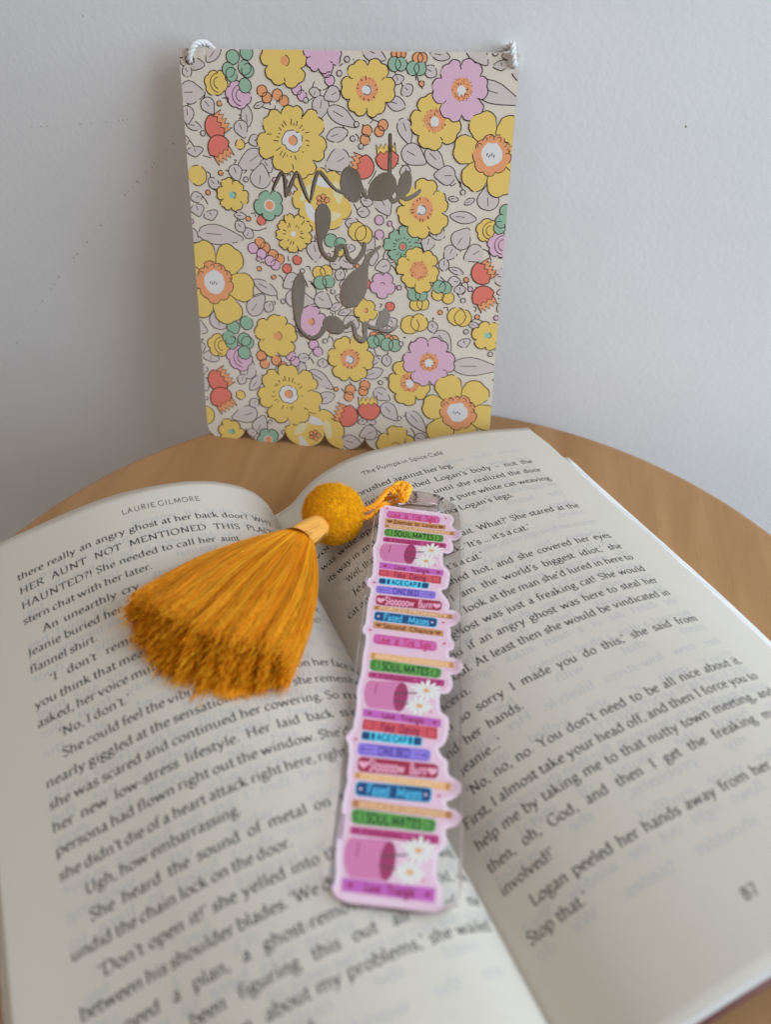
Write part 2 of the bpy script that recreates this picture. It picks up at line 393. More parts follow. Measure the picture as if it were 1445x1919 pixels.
PRINT = [
 ['flower', -18.95, 116.07, 12.87, 7, 'yellow', 0.2, 'egg'],
 ['flower', -23.33, 22.27, 13.85, 7, 'yellow', 0.2, 'egg'],
 ['flower', -21.07, 140.99, 8.65, 5, 'yellow', 0.9, 'dot'],
 ['flower', -26.94, 45.73, 9.12, 5, 'yellow', 0.9, 'dot'],
 ['flower', -7.97, 143.68, 6.66, 6, 'pink', 0.3, 'none'],
 ['flower', 7.78, 132.85, 9.65, 6, 'yellow', 0.5, 'disc'],
 ['flower', 2.15, 38.44, 9.84, 6, 'yellow', 0.5, 'disc'],
 ['flower', 31.55, 123.56, 9.21, 5, 'yellow', 0.1, 'disc2'],
 ['flower', 40.13, 133.28, 9.9, 6, 'pink', 0.6, 'disc3'],
 ['flower', 26.12, 30.35, 9.54, 5, 'yellow', 0.1, 'disc2'],
 ['flower', 33.33, 39.03, 10.2, 6, 'pink', 0.6, 'disc3'],
 ['daff', 51.88, 113.54, 14.68, 6, 'yellow', 0.4, 'big'],
 ['daff', -51.3, 65.24, 17.26, 6, 'yellow', 0.4, 'big'],
 ['daff', 45.7, 19.65, 16.07, 6, 'yellow', 0.4, 'big'],
 ['flower', -42.3, 97.13, 6.14, 6, 'yellow', 0.4, 'teal'],
 ['flower', 55.15, 50.75, 5.82, 6, 'yellow', 0.4, 'teal'],
 ['flower', -48.42, 4.27, 5.84, 6, 'yellow', 0.4, 'teal'],
 ['rose', -8.13, 96.45, 11.93, 9, 'yellow', 0.0, 'crumb'],
 ['rose', -12.53, 5.31, 12.23, 9, 'yellow', 0.0, 'crumb'],
 ['flower', -28.23, 94.07, 5.68, 5, 'green', 0.2, 'orangeeye'],
 ['flower', -32.4, 1.9, 5.09, 5, 'green', 0.2, 'orangeeye'],
 ['flower', 21.75, 81.6, 7.12, 8, 'green', 0.3, 'redeye'],
 ['flower', -19.42, 84.39, 7.56, 9, 'yellow', 0.1, 'white'],
 ['flower', 28.31, 94.85, 10.42, 6, 'yellow', 0.9, 'disc'],
 ['flower', 21.36, 2.97, 9.27, 5, 'yellow', 0.9, 'none'],
 ['flower', 28.0, 73.38, 8.36, 6, 'yellow', 0.3, 'dots'],
 ['flower', 14.51, 67.34, 4.88, 5, 'pink', 0.3, 'none'],
 ['flower', -13.28, 52.08, 7.02, 5, 'pink', 0.8, 'dot'],
 ['flower', 8.1, 57.57, 4.77, 5, 'yellow', 0.2, 'dot'],
 ['tulip', -46.22, 120.32, 4.76, 'red', 'orange', 0.6],
 ['tulip', -45.77, 112.31, 4.82, 'red', 'orange', -1.0],
 ['tulip', 52.23, 74.0, 4.67, 'red', 'orange', 0.6],
 ['tulip', 52.95, 64.18, 4.74, 'red', 'orange', -1.0],
 ['tulip', -51.33, 26.57, 5.46, 'red', 'orange', 0.6],
 ['tulip', -51.02, 17.55, 5.52, 'red', 'orange', -1.0],
 ['tulip', 5.78, 108.48, 4.63, 'red', 'orange', 2.8],
 ['tulip', 15.1, 112.14, 4.56, 'red', 'yellow', 1.7],
 ['tulip', 0.03, 15.15, 5.31, 'red', 'orange', 2.8],
 ['tulip', 9.86, 19.13, 5.24, 'red', 'yellow', 1.7],
 ['berry', -29.41, 131.64, -27.77, 129.53, 1.83, 'orange'],
 ['berry', -23.9, 130.48, -21.66, 128.71, 1.82, 'orange'],
 ['berry', 7.94, 119.92, 7.22, 117.0, 1.8, 'orange'],
 ['berry', 13.57, 121.79, 12.29, 119.73, 1.78, 'orange'],
 ['berry', -33.81, 37.34, -32.63, 34.16, 2.1, 'orange'],
 ['berry', -27.73, 35.83, -25.18, 33.63, 2.09, 'orange'],
 ['berry', 2.41, 25.87, 1.77, 22.94, 2.07, 'orange'],
 ['berry', 8.23, 28.09, 7.61, 25.62, 2.05, 'orange'],
 ['berry', -32.49, 80.66, -30.5, 79.03, 1.97, 'orange'],
 ['berry', -27.49, 76.48, -25.05, 75.06, 1.98, 'orange'],
 ['berry', 17.64, 143.48, 19.27, 143.52, 1.72, 'orange'],
 ['berry', 24.9, 142.4, 26.51, 142.43, 1.71, 'orange'],
 ['berry', 11.78, 47.76, 13.66, 47.48, 1.99, 'orange'],
 ['berry', 17.23, 46.89, 19.31, 46.83, 1.98, 'orange'],
 ['berry', -16.98, 132.32, -15.13, 130.4, 1.8, 'pink'],
 ['berry', -6.36, 137.81, -5.26, 135.26, 1.77, 'pink'],
 ['berry', -35.29, 78.59, -32.05, 76.62, 1.98, 'pink'],
 ['berry', -28.82, 74.27, -26.8, 72.81, 1.99, 'pink'],
 ['berry', -21.76, 38.21, -20.08, 35.96, 2.07, 'pink'],
 ['berry', -12.37, 43.15, -10.69, 40.5, 2.04, 'pink'],
 ['berry', 12.85, 90.47, 13.04, 90.48, 1.67, 'pink'],
 ['berry', 12.94, 85.46, 13.14, 85.47, 1.69, 'pink'],
 ['berry', -18.23, 75.04, -18.02, 75.06, 1.76, 'red'],
 ['berry', -22.26, 71.69, -22.05, 71.7, 1.77, 'red'],
 ['berry', -31.52, 88.69, -31.31, 88.7, 1.74, 'red'],
 ['berry', 17.54, 59.58, 17.74, 59.59, 1.74, 'red'],
 ['berry', 8.39, 67.57, 8.6, 67.58, 1.74, 'red'],
 ['berry', -38.28, 114.34, -38.08, 114.35, 1.69, 'yellow'],
 ['berry', -43.35, 20.44, -43.35, 20.44, 1.94, 'yellow'],
 ['berry', -2.03, 78.63, -1.83, 78.64, 1.72, 'yellow'],
 ['berry', -9.86, 70.63, -6.97, 71.38, 2.48, 'yellow'],
 ['berry', 27.49, 60.81, 30.11, 61.17, 2.43, 'yellow'],
 ['berry', 35.57, 65.07, 39.44, 63.93, 2.4, 'yellow'],
 ['berry', -55.11, 103.53, -53.99, 102.3, 3.49, 'yellow'],
 ['berry', 43.03, 57.21, 45.48, 56.77, 3.42, 'yellow'],
 ['berry', -59.09, 10.64, -58.08, 8.62, 3.97, 'yellow'],
 ['berry', 4.78, 86.17, 7.18, 85.17, 3.39, 'yellow'],
 ['berry', 25.33, 53.0, 28.98, 54.06, 3.49, 'yellow'],
 ['berry', 17.0, 140.47, 19.36, 140.53, 2.18, 'green'],
 ['berry', 23.39, 139.36, 25.92, 139.27, 2.17, 'green'],
 ['berry', 11.18, 45.64, 13.89, 46.45, 2.52, 'green'],
 ['berry', 16.64, 44.98, 19.78, 44.78, 2.51, 'green'],
 ['berry', -5.25, 82.65, -1.62, 81.51, 2.43, 'green'],
 ['berry', -9.49, 67.1, -6.18, 67.69, 2.49, 'green'],
 ['berry', 26.54, 64.52, 29.37, 64.5, 2.42, 'green'],
 ['berry', 35.83, 67.83, 38.24, 67.58, 2.39, 'green'],
 ['berry', -39.39, 141.85, -38.47, 141.22, 2.29, 'green'],
 ['berry', -41.16, 137.91, -40.1, 136.46, 2.31, 'green'],
 ['berry', -35.37, 138.71, -34.28, 137.76, 2.29, 'green'],
 ['berry', -35.48, 133.13, -35.1, 133.14, 2.31, 'green'],
 ['berry', -34.37, 143.25, -33.27, 142.63, 2.28, 'green'],
 ['berry', -44.85, 48.11, -44.04, 47.1, 2.64, 'green'],
 ['berry', -46.86, 43.94, -45.89, 41.87, 2.66, 'green'],
 ['berry', -40.52, 43.52, -39.27, 42.33, 2.64, 'green'],
 ['berry', -40.81, 38.13, -40.15, 38.18, 2.66, 'green'],
 ['berry', -39.29, 50.16, -38.03, 49.4, 2.62, 'green'],
 ['berry', 58.39, 95.36, 57.73, 94.26, 2.25, 'green'],
 ['berry', 57.0, 91.7, 56.42, 89.5, 2.27, 'green'],
 ['roset', -46.07, 133.84, 4.28, 'yellow'],
 ['roset', -50.84, 40.44, 4.91, 'yellow'],
 ['roset', 52.5, 88.39, 4.19, 'yellow'],
 ['roset', -38.16, 130.07, 4.66, 'pink'],
 ['roset', -42.92, 36.03, 5.35, 'pink'],
 ['roset', 57.28, 83.67, 4.59, 'pink'],
 ['leaf', -48.39, 82.73, 8.4, 4.62, 0.1],
 ['leaf', 51.5, 132.32, 8.2, 4.28, 0.3],
 ['leaf', 50.76, 38.22, 8.62, 4.51, 0.0],
 ['leaf', -34.58, 109.19, 5.19, 4.39, 2.6],
 ['leaf', -35.41, 123.58, 3.52, 2.74, -1.6],
 ['leaf', -54.15, 139.71, 4.27, 2.72, 0.1],
 ['leaf', -55.3, 130.58, 4.33, 4.73, 0],
 ['leaf', -55.39, 120.01, 2.8, 2.0, 0.2],
 ['leaf', -28.68, 107.65, 2.39, 3.58, 1.0],
 ['leaf', -8.73, 126.93, 3.8, 3.8, 1.8],
 ['leaf', -1.17, 124.16, 5.69, 3.41, 0.5],
 ['leaf', -2.7, 118.36, 3.83, 3.06, -0.3],
 ['leaf', 17.88, 128.57, 3.33, 2.96, 0.3],
 ['leaf', 21.47, 120.38, 4.11, 3.36, 1.2],
 ['leaf', 24.56, 112.5, 4.52, 4.52, 0.5],
 ['leaf', 32.13, 111.42, 4.5, 3.37, 0.8],
 ['leaf', 44.74, 144.41, 4.58, 3.87, 0.8],
 ['leaf', 52.94, 140.73, 1.41, 3.51, 1.3],
 ['leaf', 51.69, 99.15, 4.13, 4.88, -1.6],
 ['leaf', -31.25, 103.61, 4.02, 4.82, -1.4],
 ['leaf', -17.97, 60.38, 5.49, 4.64, 0.1],
 ['leaf', -31.13, 64.22, 5.1, 2.97, 0.5],
 ['leaf', -35.06, 57.27, 4.73, 4.3, -0.9],
 ['leaf', -50.55, 51.09, 4.4, 4.84, -1.5],
 ['leaf', -59.87, 57.78, 2.2, 4.39, 0.3],
 ['leaf', -51.02, 89.83, 1.67, 3.75, 1.2],
 ['leaf', -39.65, 90.0, 2.27, 1.65, 0.1],
 ['leaf', -36.89, 83.88, 1.87, 2.91, -1.0],
 ['leaf', 43.23, 92.48, 4.58, 2.67, 0.1],
 ['leaf', 43.11, 85.15, 3.86, 4.63, -1.0],
 ['leaf', 34.28, 87.1, 2.72, 3.88, -1.3],
 ['leaf', 41.85, 73.78, 2.75, 1.57, 0.3],
 ['leaf', 43.64, 67.13, 1.59, 2.77, 1.4],
 ['leaf', -3.33, 58.26, 2.51, 1.88, -0.5],
 ['leaf', -1.24, 61.41, 2.49, 1.87, 0.4],
 ['leaf', 0.01, 56.44, 2.51, 1.67, -0.3],
 ['leaf', 8.81, 82.43, 3.6, 3.6, 1.0],
 ['leaf', 17.28, 78.14, 3.19, 3.19, -0.8],
 ['leaf', -18.63, 33.02, 3.07, 3.95, 1.4],
 ['leaf', -9.97, 29.31, 5.69, 3.5, 0.6],
 ['leaf', -7.87, 21.71, 3.97, 3.09, -0.4],
 ['leaf', -41.76, 12.1, 5.52, 4.6, 2.8],
 ['leaf', -35.58, 7.97, 4.14, 4.14, -1.2],
 ['leaf', -39.62, 31.45, 4.03, 4.47, -1.3],
 ['leaf', -54.95, 35.81, 2.25, 4.51, -1.4],
 ['leaf', 11.59, 33.13, 3.85, 2.99, -0.4],
 ['leaf', 14.96, 24.66, 3.45, 3.45, 0.5],
 ['leaf', 18.35, 17.81, 4.34, 3.91, 0.8],
 ['leaf', 29.26, 14.68, 5.61, 3.45, 0.8],
 ['leaf', 3.16, 3.19, 4.48, 4.03, 0.3],
 ['leaf', 38.28, 47.74, 4.5, 4.09, 0.9],
 ['leaf', 49.67, 54.23, 2.01, 1.61, 0.2],
 ['leaf', 46.48, 47.28, 1.63, 3.25, 1.2],
 ['leaf', 18.51, 53.57, 1.86, 2.68, 1.1],
 ['leaf', 11.51, 38.49, 1.7, 2.97, 1.3],
 ['leaf', 18.22, 135.88, 1.46, 2.93, 1.3],
 ['leaf', 21.61, 132.75, 1.83, 2.93, 0.9],
 ['leaf', -10.56, 131.52, 1.51, 2.65, -1.3],
 ['leaf', -30.77, 127.1, 1.94, 1.16, -0.4],
 ['leaf', -55.48, 111.59, 1.62, 4.05, 1.4],
 ['leaf', -56.08, 91.48, 2.09, 3.34, 1.3],
 ['leaf', 1.81, 80.17, 1.41, 2.82, 1.5],
 ['leaf', 9.84, 143.62, 4.01, 3.28, 0.4],
 ['leaf', 32.38, 143.35, 3.21, 2.14, 0.2],
 ['leaf', -46.18, 143.14, 3.83, 2.68, -0.8],
 ['leaf', 3.17, 88.7, 2.79, 2.79, 0.2],
 ['leaf', -8.81, 35.92, 1.73, 2.82, 1.5],
 ['leaf', 7.52, 12.82, 1.32, 2.65, 1.2],
 ['leaf', 11.03, 13.12, 1.32, 2.64, 1.9],
 ['leaf', 39.43, 98.59, 1.71, 1.14, 0.1],
 ['leaf', 45.16, 97.96, 1.89, 1.32, -0.5],
 ['leaf', 58.89, 80.41, 1.15, 3.83, 1.2],
 ['leaf', 59.03, 67.09, 1.17, 2.35, 1.2],
 ['leaf', -56.3, 137.2, 1.76, 2.34, 1.0],
 ['leaf', -36.54, 26.15, 4.04, 2.7, -0.9],
 ['stem', (-55.4, 112.48), (-54.13, 110.76), (-49.59, 109.5)],
 ['stem', (-41.58, 92.15), (-38.81, 86.64), (-33.74, 84.99), (-29.58, 86.15)],
 ['stem', (-10.51, 135.12), (-11.49, 132.64), (-10.96, 130.19), (-13.46, 128.46)],
 ['stem', (-10.92, 132.66), (-7.72, 132.25), (-5.27, 133.63)],
 ['stem', (-26.87, 128.06), (-25.61, 125.58), (-23.95, 128.98)],
 ['stem', (-25.61, 125.58), (-28.87, 126.32), (-31.7, 127.91)],
 ['stem', (16.29, 139.82), (18.2, 136.68), (20.04, 136.25)],
 ['stem', (24.51, 138.44), (25.54, 135.28), (26.9, 133.23)],
 ['stem', (20.12, 133.52), (19.13, 135.91), (17.63, 137.47)],
 ['stem', (53.01, 106.21), (53.35, 101.87), (53.14, 97.44)],
 ['stem', (36.04, 71.53), (40.16, 68.87), (47.0, 70.24)],
 ['stem', (40.1, 69.83), (42.31, 66.07), (43.81, 64.2)],
 ['stem', (46.02, 70.18), (47.19, 67.34), (49.65, 66.13)],
 ['stem', (-1.24, 62.42), (-4.37, 58.19), (-7.1, 57.0)],
 ['stem', (-4.37, 58.19), (-3.77, 53.12), (-7.22, 44.56)],
 ['stem', (-17.49, 80.1), (-17.97, 77.19), (-17.59, 75.86)],
 ['stem', (-20.76, 73.15), (-21.74, 75.05), (-21.7, 76.41)],
 ['stem', (-39.25, 59.06), (-34.86, 61.37), (-29.5, 62.7)],
 ['stem', (-42.23, 44.26), (-40.8, 46.48), (-39.39, 48.26)],
 ['stem', (-48.46, 56.43), (-50.48, 52.14), (-51.07, 50.01)],
 ['stem', (-15.14, 44.01), (-13.05, 40.97), (-15.27, 37.6)],
 ['stem', (-30.73, 32.12), (-29.71, 30.0), (-27.34, 34.55)],
 ['stem', (11.42, 43.77), (12.53, 40.69), (14.65, 40.21)],
 ['stem', (25.96, 46.88), (27.1, 43.84), (29.13, 45.02)],
 ['stem', (7.81, 131.06), (8.26, 124.96), (10.16, 123.36)],
 ['stem', (10.16, 123.36), (8.3, 121.62), (7.94, 119.92)],
 ['stem', (10.16, 123.36), (12.42, 122.59), (13.0, 121.77)],
 ['stem', (1.97, 29.13), (3.49, 27.06), (4.8, 25.62)],
 ['stem', (17.04, 110.83), (19.94, 109.21), (22.23, 108.96)],
 ['stem', (8.55, 102.59), (10.44, 105.32), (11.38, 107.12)],
 ['stem', (48.04, 54.52), (49.9, 56.66), (52.97, 55.86)],
 ['stem', (19.65, 85.8), (17.61, 88.48), (15.63, 89.31)],
 ['stem', (36.15, 106.38), (38.23, 102.97), (40.06, 103.93)],
 ['stem', (9.7, 14.15), (7.53, 12.37), (5.33, 12.63)],
 ['stem', (-32.18, 117.68), (-34.26, 115.53), (-37.9, 114.0)],
 ['stem', (-63.49, 27.43), (-60.28, 24.99), (-56.46, 24.38)],
]
MIRROR = {'made': [[(-26.81, 99.63, 1.01), (-25.3, 102.41, 1.4), (-23.2, 105.55, 1.19), (-22.12, 102.18, 1.6), (-22.07, 97.47, 1.21), (-19.95, 101.37, 1.6), (-17.66, 105.59, 1.19), (-15.78, 101.55, 1.79), (-13.11, 95.86, 1.0), (-11.42, 101.74, 1.58), (-9.78, 105.91, 1.37), (-8.03, 105.1, 1.57), (-5.51, 102.17, 1.38), (-2.77, 99.95, 1.18), (-0.21, 99.52, 1.77)], [(0.76, 106.34, 1.94), (1.93, 104.97, 6.61), (2.13, 102.31, 7.81), (2.73, 99.65, 6.66), (3.91, 97.54, 2.75)], [(3.47, 106.45, 1.94), (5.05, 103.33, 1.94), (7.83, 98.07, 1.37), (9.94, 100.32, 1.36), (11.45, 102.71, 2.71)], [(10.16, 98.9, 3.51), (12.08, 100.42, 6.99), (13.8, 101.56, 8.51), (15.12, 102.87, 7.71), (15.85, 104.84, 2.69)], [(16.08, 118.68, 1.32), (16.23, 112.53, 1.52), (16.21, 105.56, 1.54), (16.36, 99.35, 1.55), (17.78, 97.08, 1.75), (19.49, 98.41, 1.55), (19.6, 101.28, 2.7)], [(20.62, 99.36, 1.54), (21.52, 101.19, 4.23), (21.84, 103.33, 4.79), (22.34, 105.46, 3.82), (22.68, 106.71, 1.52)], [(19.65, 99.32, 1.54), (22.21, 98.0, 1.54), (24.87, 99.01, 1.54), (26.92, 100.53, 1.34), (27.28, 101.08, 0.96)]], 'by': [[(-7.96, 93.71, 2.79), (-8.17, 92.6, 5.6), (-8.19, 90.38, 6.02), (-8.43, 87.76, 5.64), (-9.06, 85.1, 4.05), (-9.5, 82.43, 2.23), (-8.93, 79.02, 1.84), (-6.92, 76.44, 1.84), (-4.48, 75.8, 1.84), (-3.25, 77.79, 1.83), (-2.84, 80.11, 1.82), (-0.61, 80.8, 1.82), (0.4, 79.52, 1.82), (1.21, 76.5, 1.83), (3.24, 75.26, 1.83), (5.66, 77.13, 1.82), (7.24, 80.27, 1.81), (7.21, 82.54, 1.2)], [(13.22, 81.15, 1.0), (10.86, 79.32, 1.6), (8.88, 77.3, 2.01), (7.71, 74.16, 2.83), (6.52, 71.37, 4.88), (4.92, 68.15, 8.19), (3.3, 64.89, 9.47), (1.86, 62.01, 7.87), (0.42, 59.91, 2.91)]], 'love': [[(-16.9, 70.03, 1.66), (-17.36, 68.03, 3.76), (-17.85, 65.21, 5.03), (-18.36, 61.36, 5.06), (-18.46, 57.3, 4.45), (-18.78, 53.17, 2.99), (-18.03, 49.07, 1.93), (-15.1, 46.12, 1.93), (-12.32, 45.68, 1.93), (-9.74, 47.33, 1.92), (-8.01, 49.95, 2.34)], [(-7.58, 51.22, 2.12), (-6.1, 51.73, 5.5), (-4.41, 51.22, 7.19), (-2.73, 50.51, 5.49), (-1.68, 49.54, 2.11)], [(-2.1, 50.76, 1.9), (0.85, 50.96, 1.68), (2.52, 52.51, 1.68), (3.58, 50.73, 1.89), (4.44, 47.05, 1.9), (6.56, 45.52, 1.9), (8.01, 47.71, 1.89), (7.75, 52.45, 2.09), (9.64, 51.34, 1.88), (12.56, 50.71, 1.88)], [(12.96, 51.77, 1.66), (13.98, 52.86, 3.74), (15.18, 54.57, 4.55), (15.75, 56.84, 3.71), (16.13, 58.28, 1.23)], [(12.56, 50.92, 1.67), (14.65, 50.24, 1.87), (17.15, 49.99, 1.66), (19.2, 51.16, 1.24), (20.41, 52.27, 0.83)]]}
HOLES = [(-55.02, 140.83), (56.96, 140.98)]
BM_POSE = [39.6242, -90.6374, 27.8714, -0.0221, 0.043, 0.1325, 27.9124, 139.1491]
SPINES = [
 ('lavpink', 'Love at First Sight', 'rose', [(-9.93, 9.92), (7.52, 10.73), (7.43, 14.43), (-9.99, 13.65)], 'frame'),
 ('tan', 'Enemies to Lovers', 'brown', [(-10.19, 13.92), (9.29, 14.9), (9.22, 17.21), (-10.09, 16.69)], 'hearts'),
 ('tan', 'MARRIAGE OF CONVENIENCE', 'cream', [(-10.23, 16.95), (12.23, 17.85), (12.18, 19.65), (-10.17, 18.62)], 'bars'),
 ('green', 'SOUL MATES', 'darkgreen', [(-10.09, 18.99), (8.89, 19.95), (8.63, 23.47), (-10.13, 22.76)], 'brackets'),
 ('magenta', 'Forbidden Love', 'crimson', [(-10.25, 23.24), (9.78, 23.78), (9.57, 26.17), (-10.23, 25.55)], 'hearts'),
 ('orchid', 'Love Triangle', 'crimson', [(-10.44, 35.01), (8.95, 36.25), (8.84, 38.71), (-10.52, 37.85)], 'stars'),
 ('coral', 'Fake Dating', 'crimson', [(-10.44, 38.13), (8.41, 38.93), (8.18, 42.39), (-10.42, 41.07)], 'boxes'),
 ('cyan', 'AGE GAP', 'navy', [(-10.16, 41.87), (4.91, 42.2), (4.55, 44.89), (-10.16, 44.54)], 'blocks'),
 ('violet', 'ONE BED', 'purple', [(-10.75, 45.34), (6.83, 45.6), (6.75, 48.79), (-10.63, 48.41)], 'arrows'),
 ('claret', 'Slooooow Burn', 'blush', [(-10.52, 49.1), (8.71, 49.43), (8.49, 53.32), (-10.34, 53.18)], 'bighearts'),
 ('tan', 'FORCED PROXIMITY', 'cream', [(-10.73, 53.42), (11.93, 54.41), (11.8, 56.23), (-10.74, 55.14)], 'bars'),
 ('navyglow', 'Fated Mates', 'sky', [(-10.27, 55.84), (7.45, 56.46), (7.12, 59.83), (-10.28, 59.2)], 'dots'),
 ('tan', 'Second Chance', 'brown', [(-10.38, 59.58), (9.28, 60.84), (9.17, 63.11), (-10.37, 62.14)], 'hearts'),
 ('lavpink', 'Love at First Sight', 'rose', [(-10.01, 64.26), (7.62, 65.14), (7.43, 68.81), (-9.98, 67.95)], 'frame'),
 ('peach', 'MARRIAGE OF CONVENIENCE', 'cream', [(-10.37, 71.1), (12.38, 71.95), (12.26, 74.13), (-10.32, 73.29)], 'bars'),
 ('green', 'SOUL MATES', 'darkgreen', [(-10.19, 73.28), (9.07, 74.5), (8.62, 77.97), (-10.11, 77.4)], 'brackets'),
 ('magenta', 'Forbidden Love', 'crimson', [(-10.33, 77.75), (9.89, 78.31), (9.66, 80.62), (-10.28, 79.84)], 'hearts'),
 ('orchid', 'Love Triangle', 'crimson', [(-10.65, 89.76), (9.07, 90.94), (8.97, 93.38), (-10.54, 92.25)], 'stars'),
 ('coral', 'Fake Dating', 'crimson', [(-10.29, 92.85), (8.25, 93.44), (8.19, 97.1), (-10.44, 96.12)], 'boxes'),
 ('cyan', 'AGE GAP', 'navy', [(-10.36, 96.41), (4.64, 96.73), (4.48, 99.44), (-10.36, 99.13)], 'blocks'),
 ('violet', 'ONE BED', 'purple', [(-10.92, 99.93), (6.75, 100.08), (6.59, 103.57), (-10.84, 103.43)], 'arrows'),
 ('claret', 'Slooooow Burn', 'blush', [(-10.55, 103.83), (8.69, 104.06), (8.52, 107.94), (-10.41, 107.92)], 'bighearts'),
 ('peach', 'FORCED PROXIMITY', 'cream', [(-11.0, 108.12), (11.79, 108.74), (11.69, 110.79), (-11.08, 109.79)], 'bars'),
 ('navyglow', 'Fated Mates', 'sky', [(-10.27, 110.66), (7.13, 110.59), (6.87, 114.21), (-10.17, 114.14)], 'dots'),
 ('tan', 'MARRIAGE OF CONVENIENCE', 'cream', [(-10.77, 115.25), (12.07, 116.01), (11.84, 117.82), (-10.81, 117.21)], 'bars'),
 ('green', 'SOUL MATES', 'darkgreen', [(-10.67, 117.45), (8.48, 118.29), (8.2, 121.57), (-10.52, 121.24)], 'brackets'),
 ('magenta', 'Forbidden Love', 'crimson', [(-10.57, 121.86), (9.13, 122.09), (9.05, 124.28), (-10.61, 123.71)], 'hearts'),
 ('orchid', 'Love Triangle', 'crimson', [(-11.04, 133.66), (8.61, 134.04), (8.3, 137.05), (-10.98, 136.43)], 'stars'),
]
VASES = [([(-11.08, 26.35), (-0.76, 26.1), (-0.54, 34.7), (-10.62, 34.51)], (-1.47, 30.24), (1.84, 4.58), (4.97, 27.82), (3.49, 32.88), [(-3.27, 29.68), (2.92, 28.68)], [(-3.17, 31.7), (0.67, 32.16)], [(-7.59, 27.02), (-8.05, 30.44)], (6.3, 34.24)), ([(-11.08, 80.73), (-1.47, 80.26), (-1.1, 89.58), (-10.43, 89.44)], (-1.41, 85.09), (1.82, 4.67), (5.09, 82.33), (3.47, 87.42), [(-3.24, 84.22), (2.78, 83.38)], [(-3.11, 86.35), (0.72, 86.98)], [(-7.71, 81.61), (-8.13, 84.78)], (6.38, 88.83)), ([(-11.64, 124.54), (-1.95, 124.26), (-1.47, 133.5), (-10.81, 133.51)], (-1.84, 128.98), (1.72, 4.47), (4.72, 126.05), (3.02, 131.13), [(-3.47, 128.21), (2.46, 127.22)], [(-3.58, 130.21), (0.1, 130.63)], [(-8.32, 125.45), (-8.64, 128.86)], (5.91, 132.52))]
OUTLINE = [(-10.23, 7.68), (-11.17, 7.92), (-11.73, 8.91), (-11.74, 13.89), (-11.64, 18.72), (-11.74, 23.45), (-11.83, 26.22), (-12.44, 28.12), (-12.4, 31.24), (-11.89, 35.11), (-11.78, 40.2), (-11.97, 42.1), (-12.73, 42.61), (-13.06, 44.09), (-12.7, 45.67), (-11.8, 46.36), (-11.69, 49.14), (-12.01, 51.25), (-12.05, 55.49), (-12.04, 60.71), (-12.61, 62.41), (-12.4, 64.19), (-11.63, 64.88), (-11.43, 68.48), (-11.72, 71.94), (-11.59, 77.25), (-11.92, 81.14), (-12.23, 83.7), (-11.81, 89.44), (-11.93, 93.28), (-12.13, 93.84), (-12.03, 95.99), (-12.92, 97.45), (-13.26, 99.15), (-12.72, 100.72), (-12.24, 104.02), (-12.22, 108.53), (-11.9, 110.69), (-12.3, 114.23), (-12.41, 117.12), (-12.18, 120.15), (-12.2, 123.14), (-12.51, 125.12), (-12.46, 118.95), (-12.56, 122.11), (-12.68, 125.75), (-12.4, 129.76), (-12.0, 132.86), (-12.21, 134.92), (-12.06, 136.66), (-11.33, 137.71), (-8.99, 137.9), (-1.66, 138.08), (5.66, 138.35), (8.57, 138.32), (9.41, 137.43), (9.55, 135.57), (9.34, 133.59), (8.38, 131.38), (8.31, 128.25), (8.7, 126.06), (9.83, 124.73), (10.33, 123.16), (10.03, 120.39), (11.6, 119.46), (12.79, 118.88), (13.32, 117.32), (12.79, 116.06), (10.77, 115.62), (10.13, 114.26), (10.28, 113.2), (11.81, 112.46), (13.12, 111.17), (13.53, 109.65), (12.88, 108.22), (11.3, 107.42), (10.36, 105.85), (10.28, 103.03), (8.9, 101.74), (7.93, 99.21), (8.97, 98.57), (9.91, 96.91), (10.56, 93.49), (10.4, 90.7), (10.27, 90.22), (9.05, 89.33), (8.25, 87.78), (8.21, 82.91), (10.3, 82.21), (11.36, 80.2), (11.34, 78.14), (10.67, 76.12), (12.78, 75.55), (13.92, 73.93), (13.72, 71.96), (12.38, 71.01), (10.57, 70.49), (10.29, 68.13), (11.53, 67.12), (11.78, 64.99), (10.9, 63.69), (10.74, 60.11), (10.52, 59.05), (12.48, 57.7), (13.48, 55.72), (13.21, 53.87), (12.0, 53.11), (10.27, 52.91), (10.33, 50.79), (9.67, 48.53), (8.1, 45.95), (8.21, 44.3), (9.7, 43.42), (10.34, 39.43), (10.26, 36.93), (9.38, 35.56), (8.33, 33.54), (8.25, 28.28), (10.33, 28.01), (11.36, 26.07), (11.2, 23.82), (10.73, 21.81), (12.4, 21.49), (13.82, 19.52), (13.61, 17.42), (11.77, 16.58), (10.99, 14.42), (11.29, 13.41), (11.59, 11.65), (10.96, 10.16), (9.07, 9.52), (-2.92, 8.58)]
STARS = [(9.34, 11.37), (-9.99, 8.92), (-11.42, 44.08), (-11.04, 63.05), (9.1, 57.75), (9.47, 65.62), (8.91, 112.28), (-11.63, 99.03)]
WALL_MARKS = ([(-182.7, -9.1), (-158.9, 22.1), (-136.6, 46.3), (-120.2, 62.1), (-100.4, 81.6), (-85.2, 95.3), (-74.9, 104.5)], [(-148.8, 105.4), (-135.0, 105.3), (-120.9, 106.9), (-104.8, 108.8), (-91.1, 111.0)], (111.0, 121.3), (-103.9, 144.6))

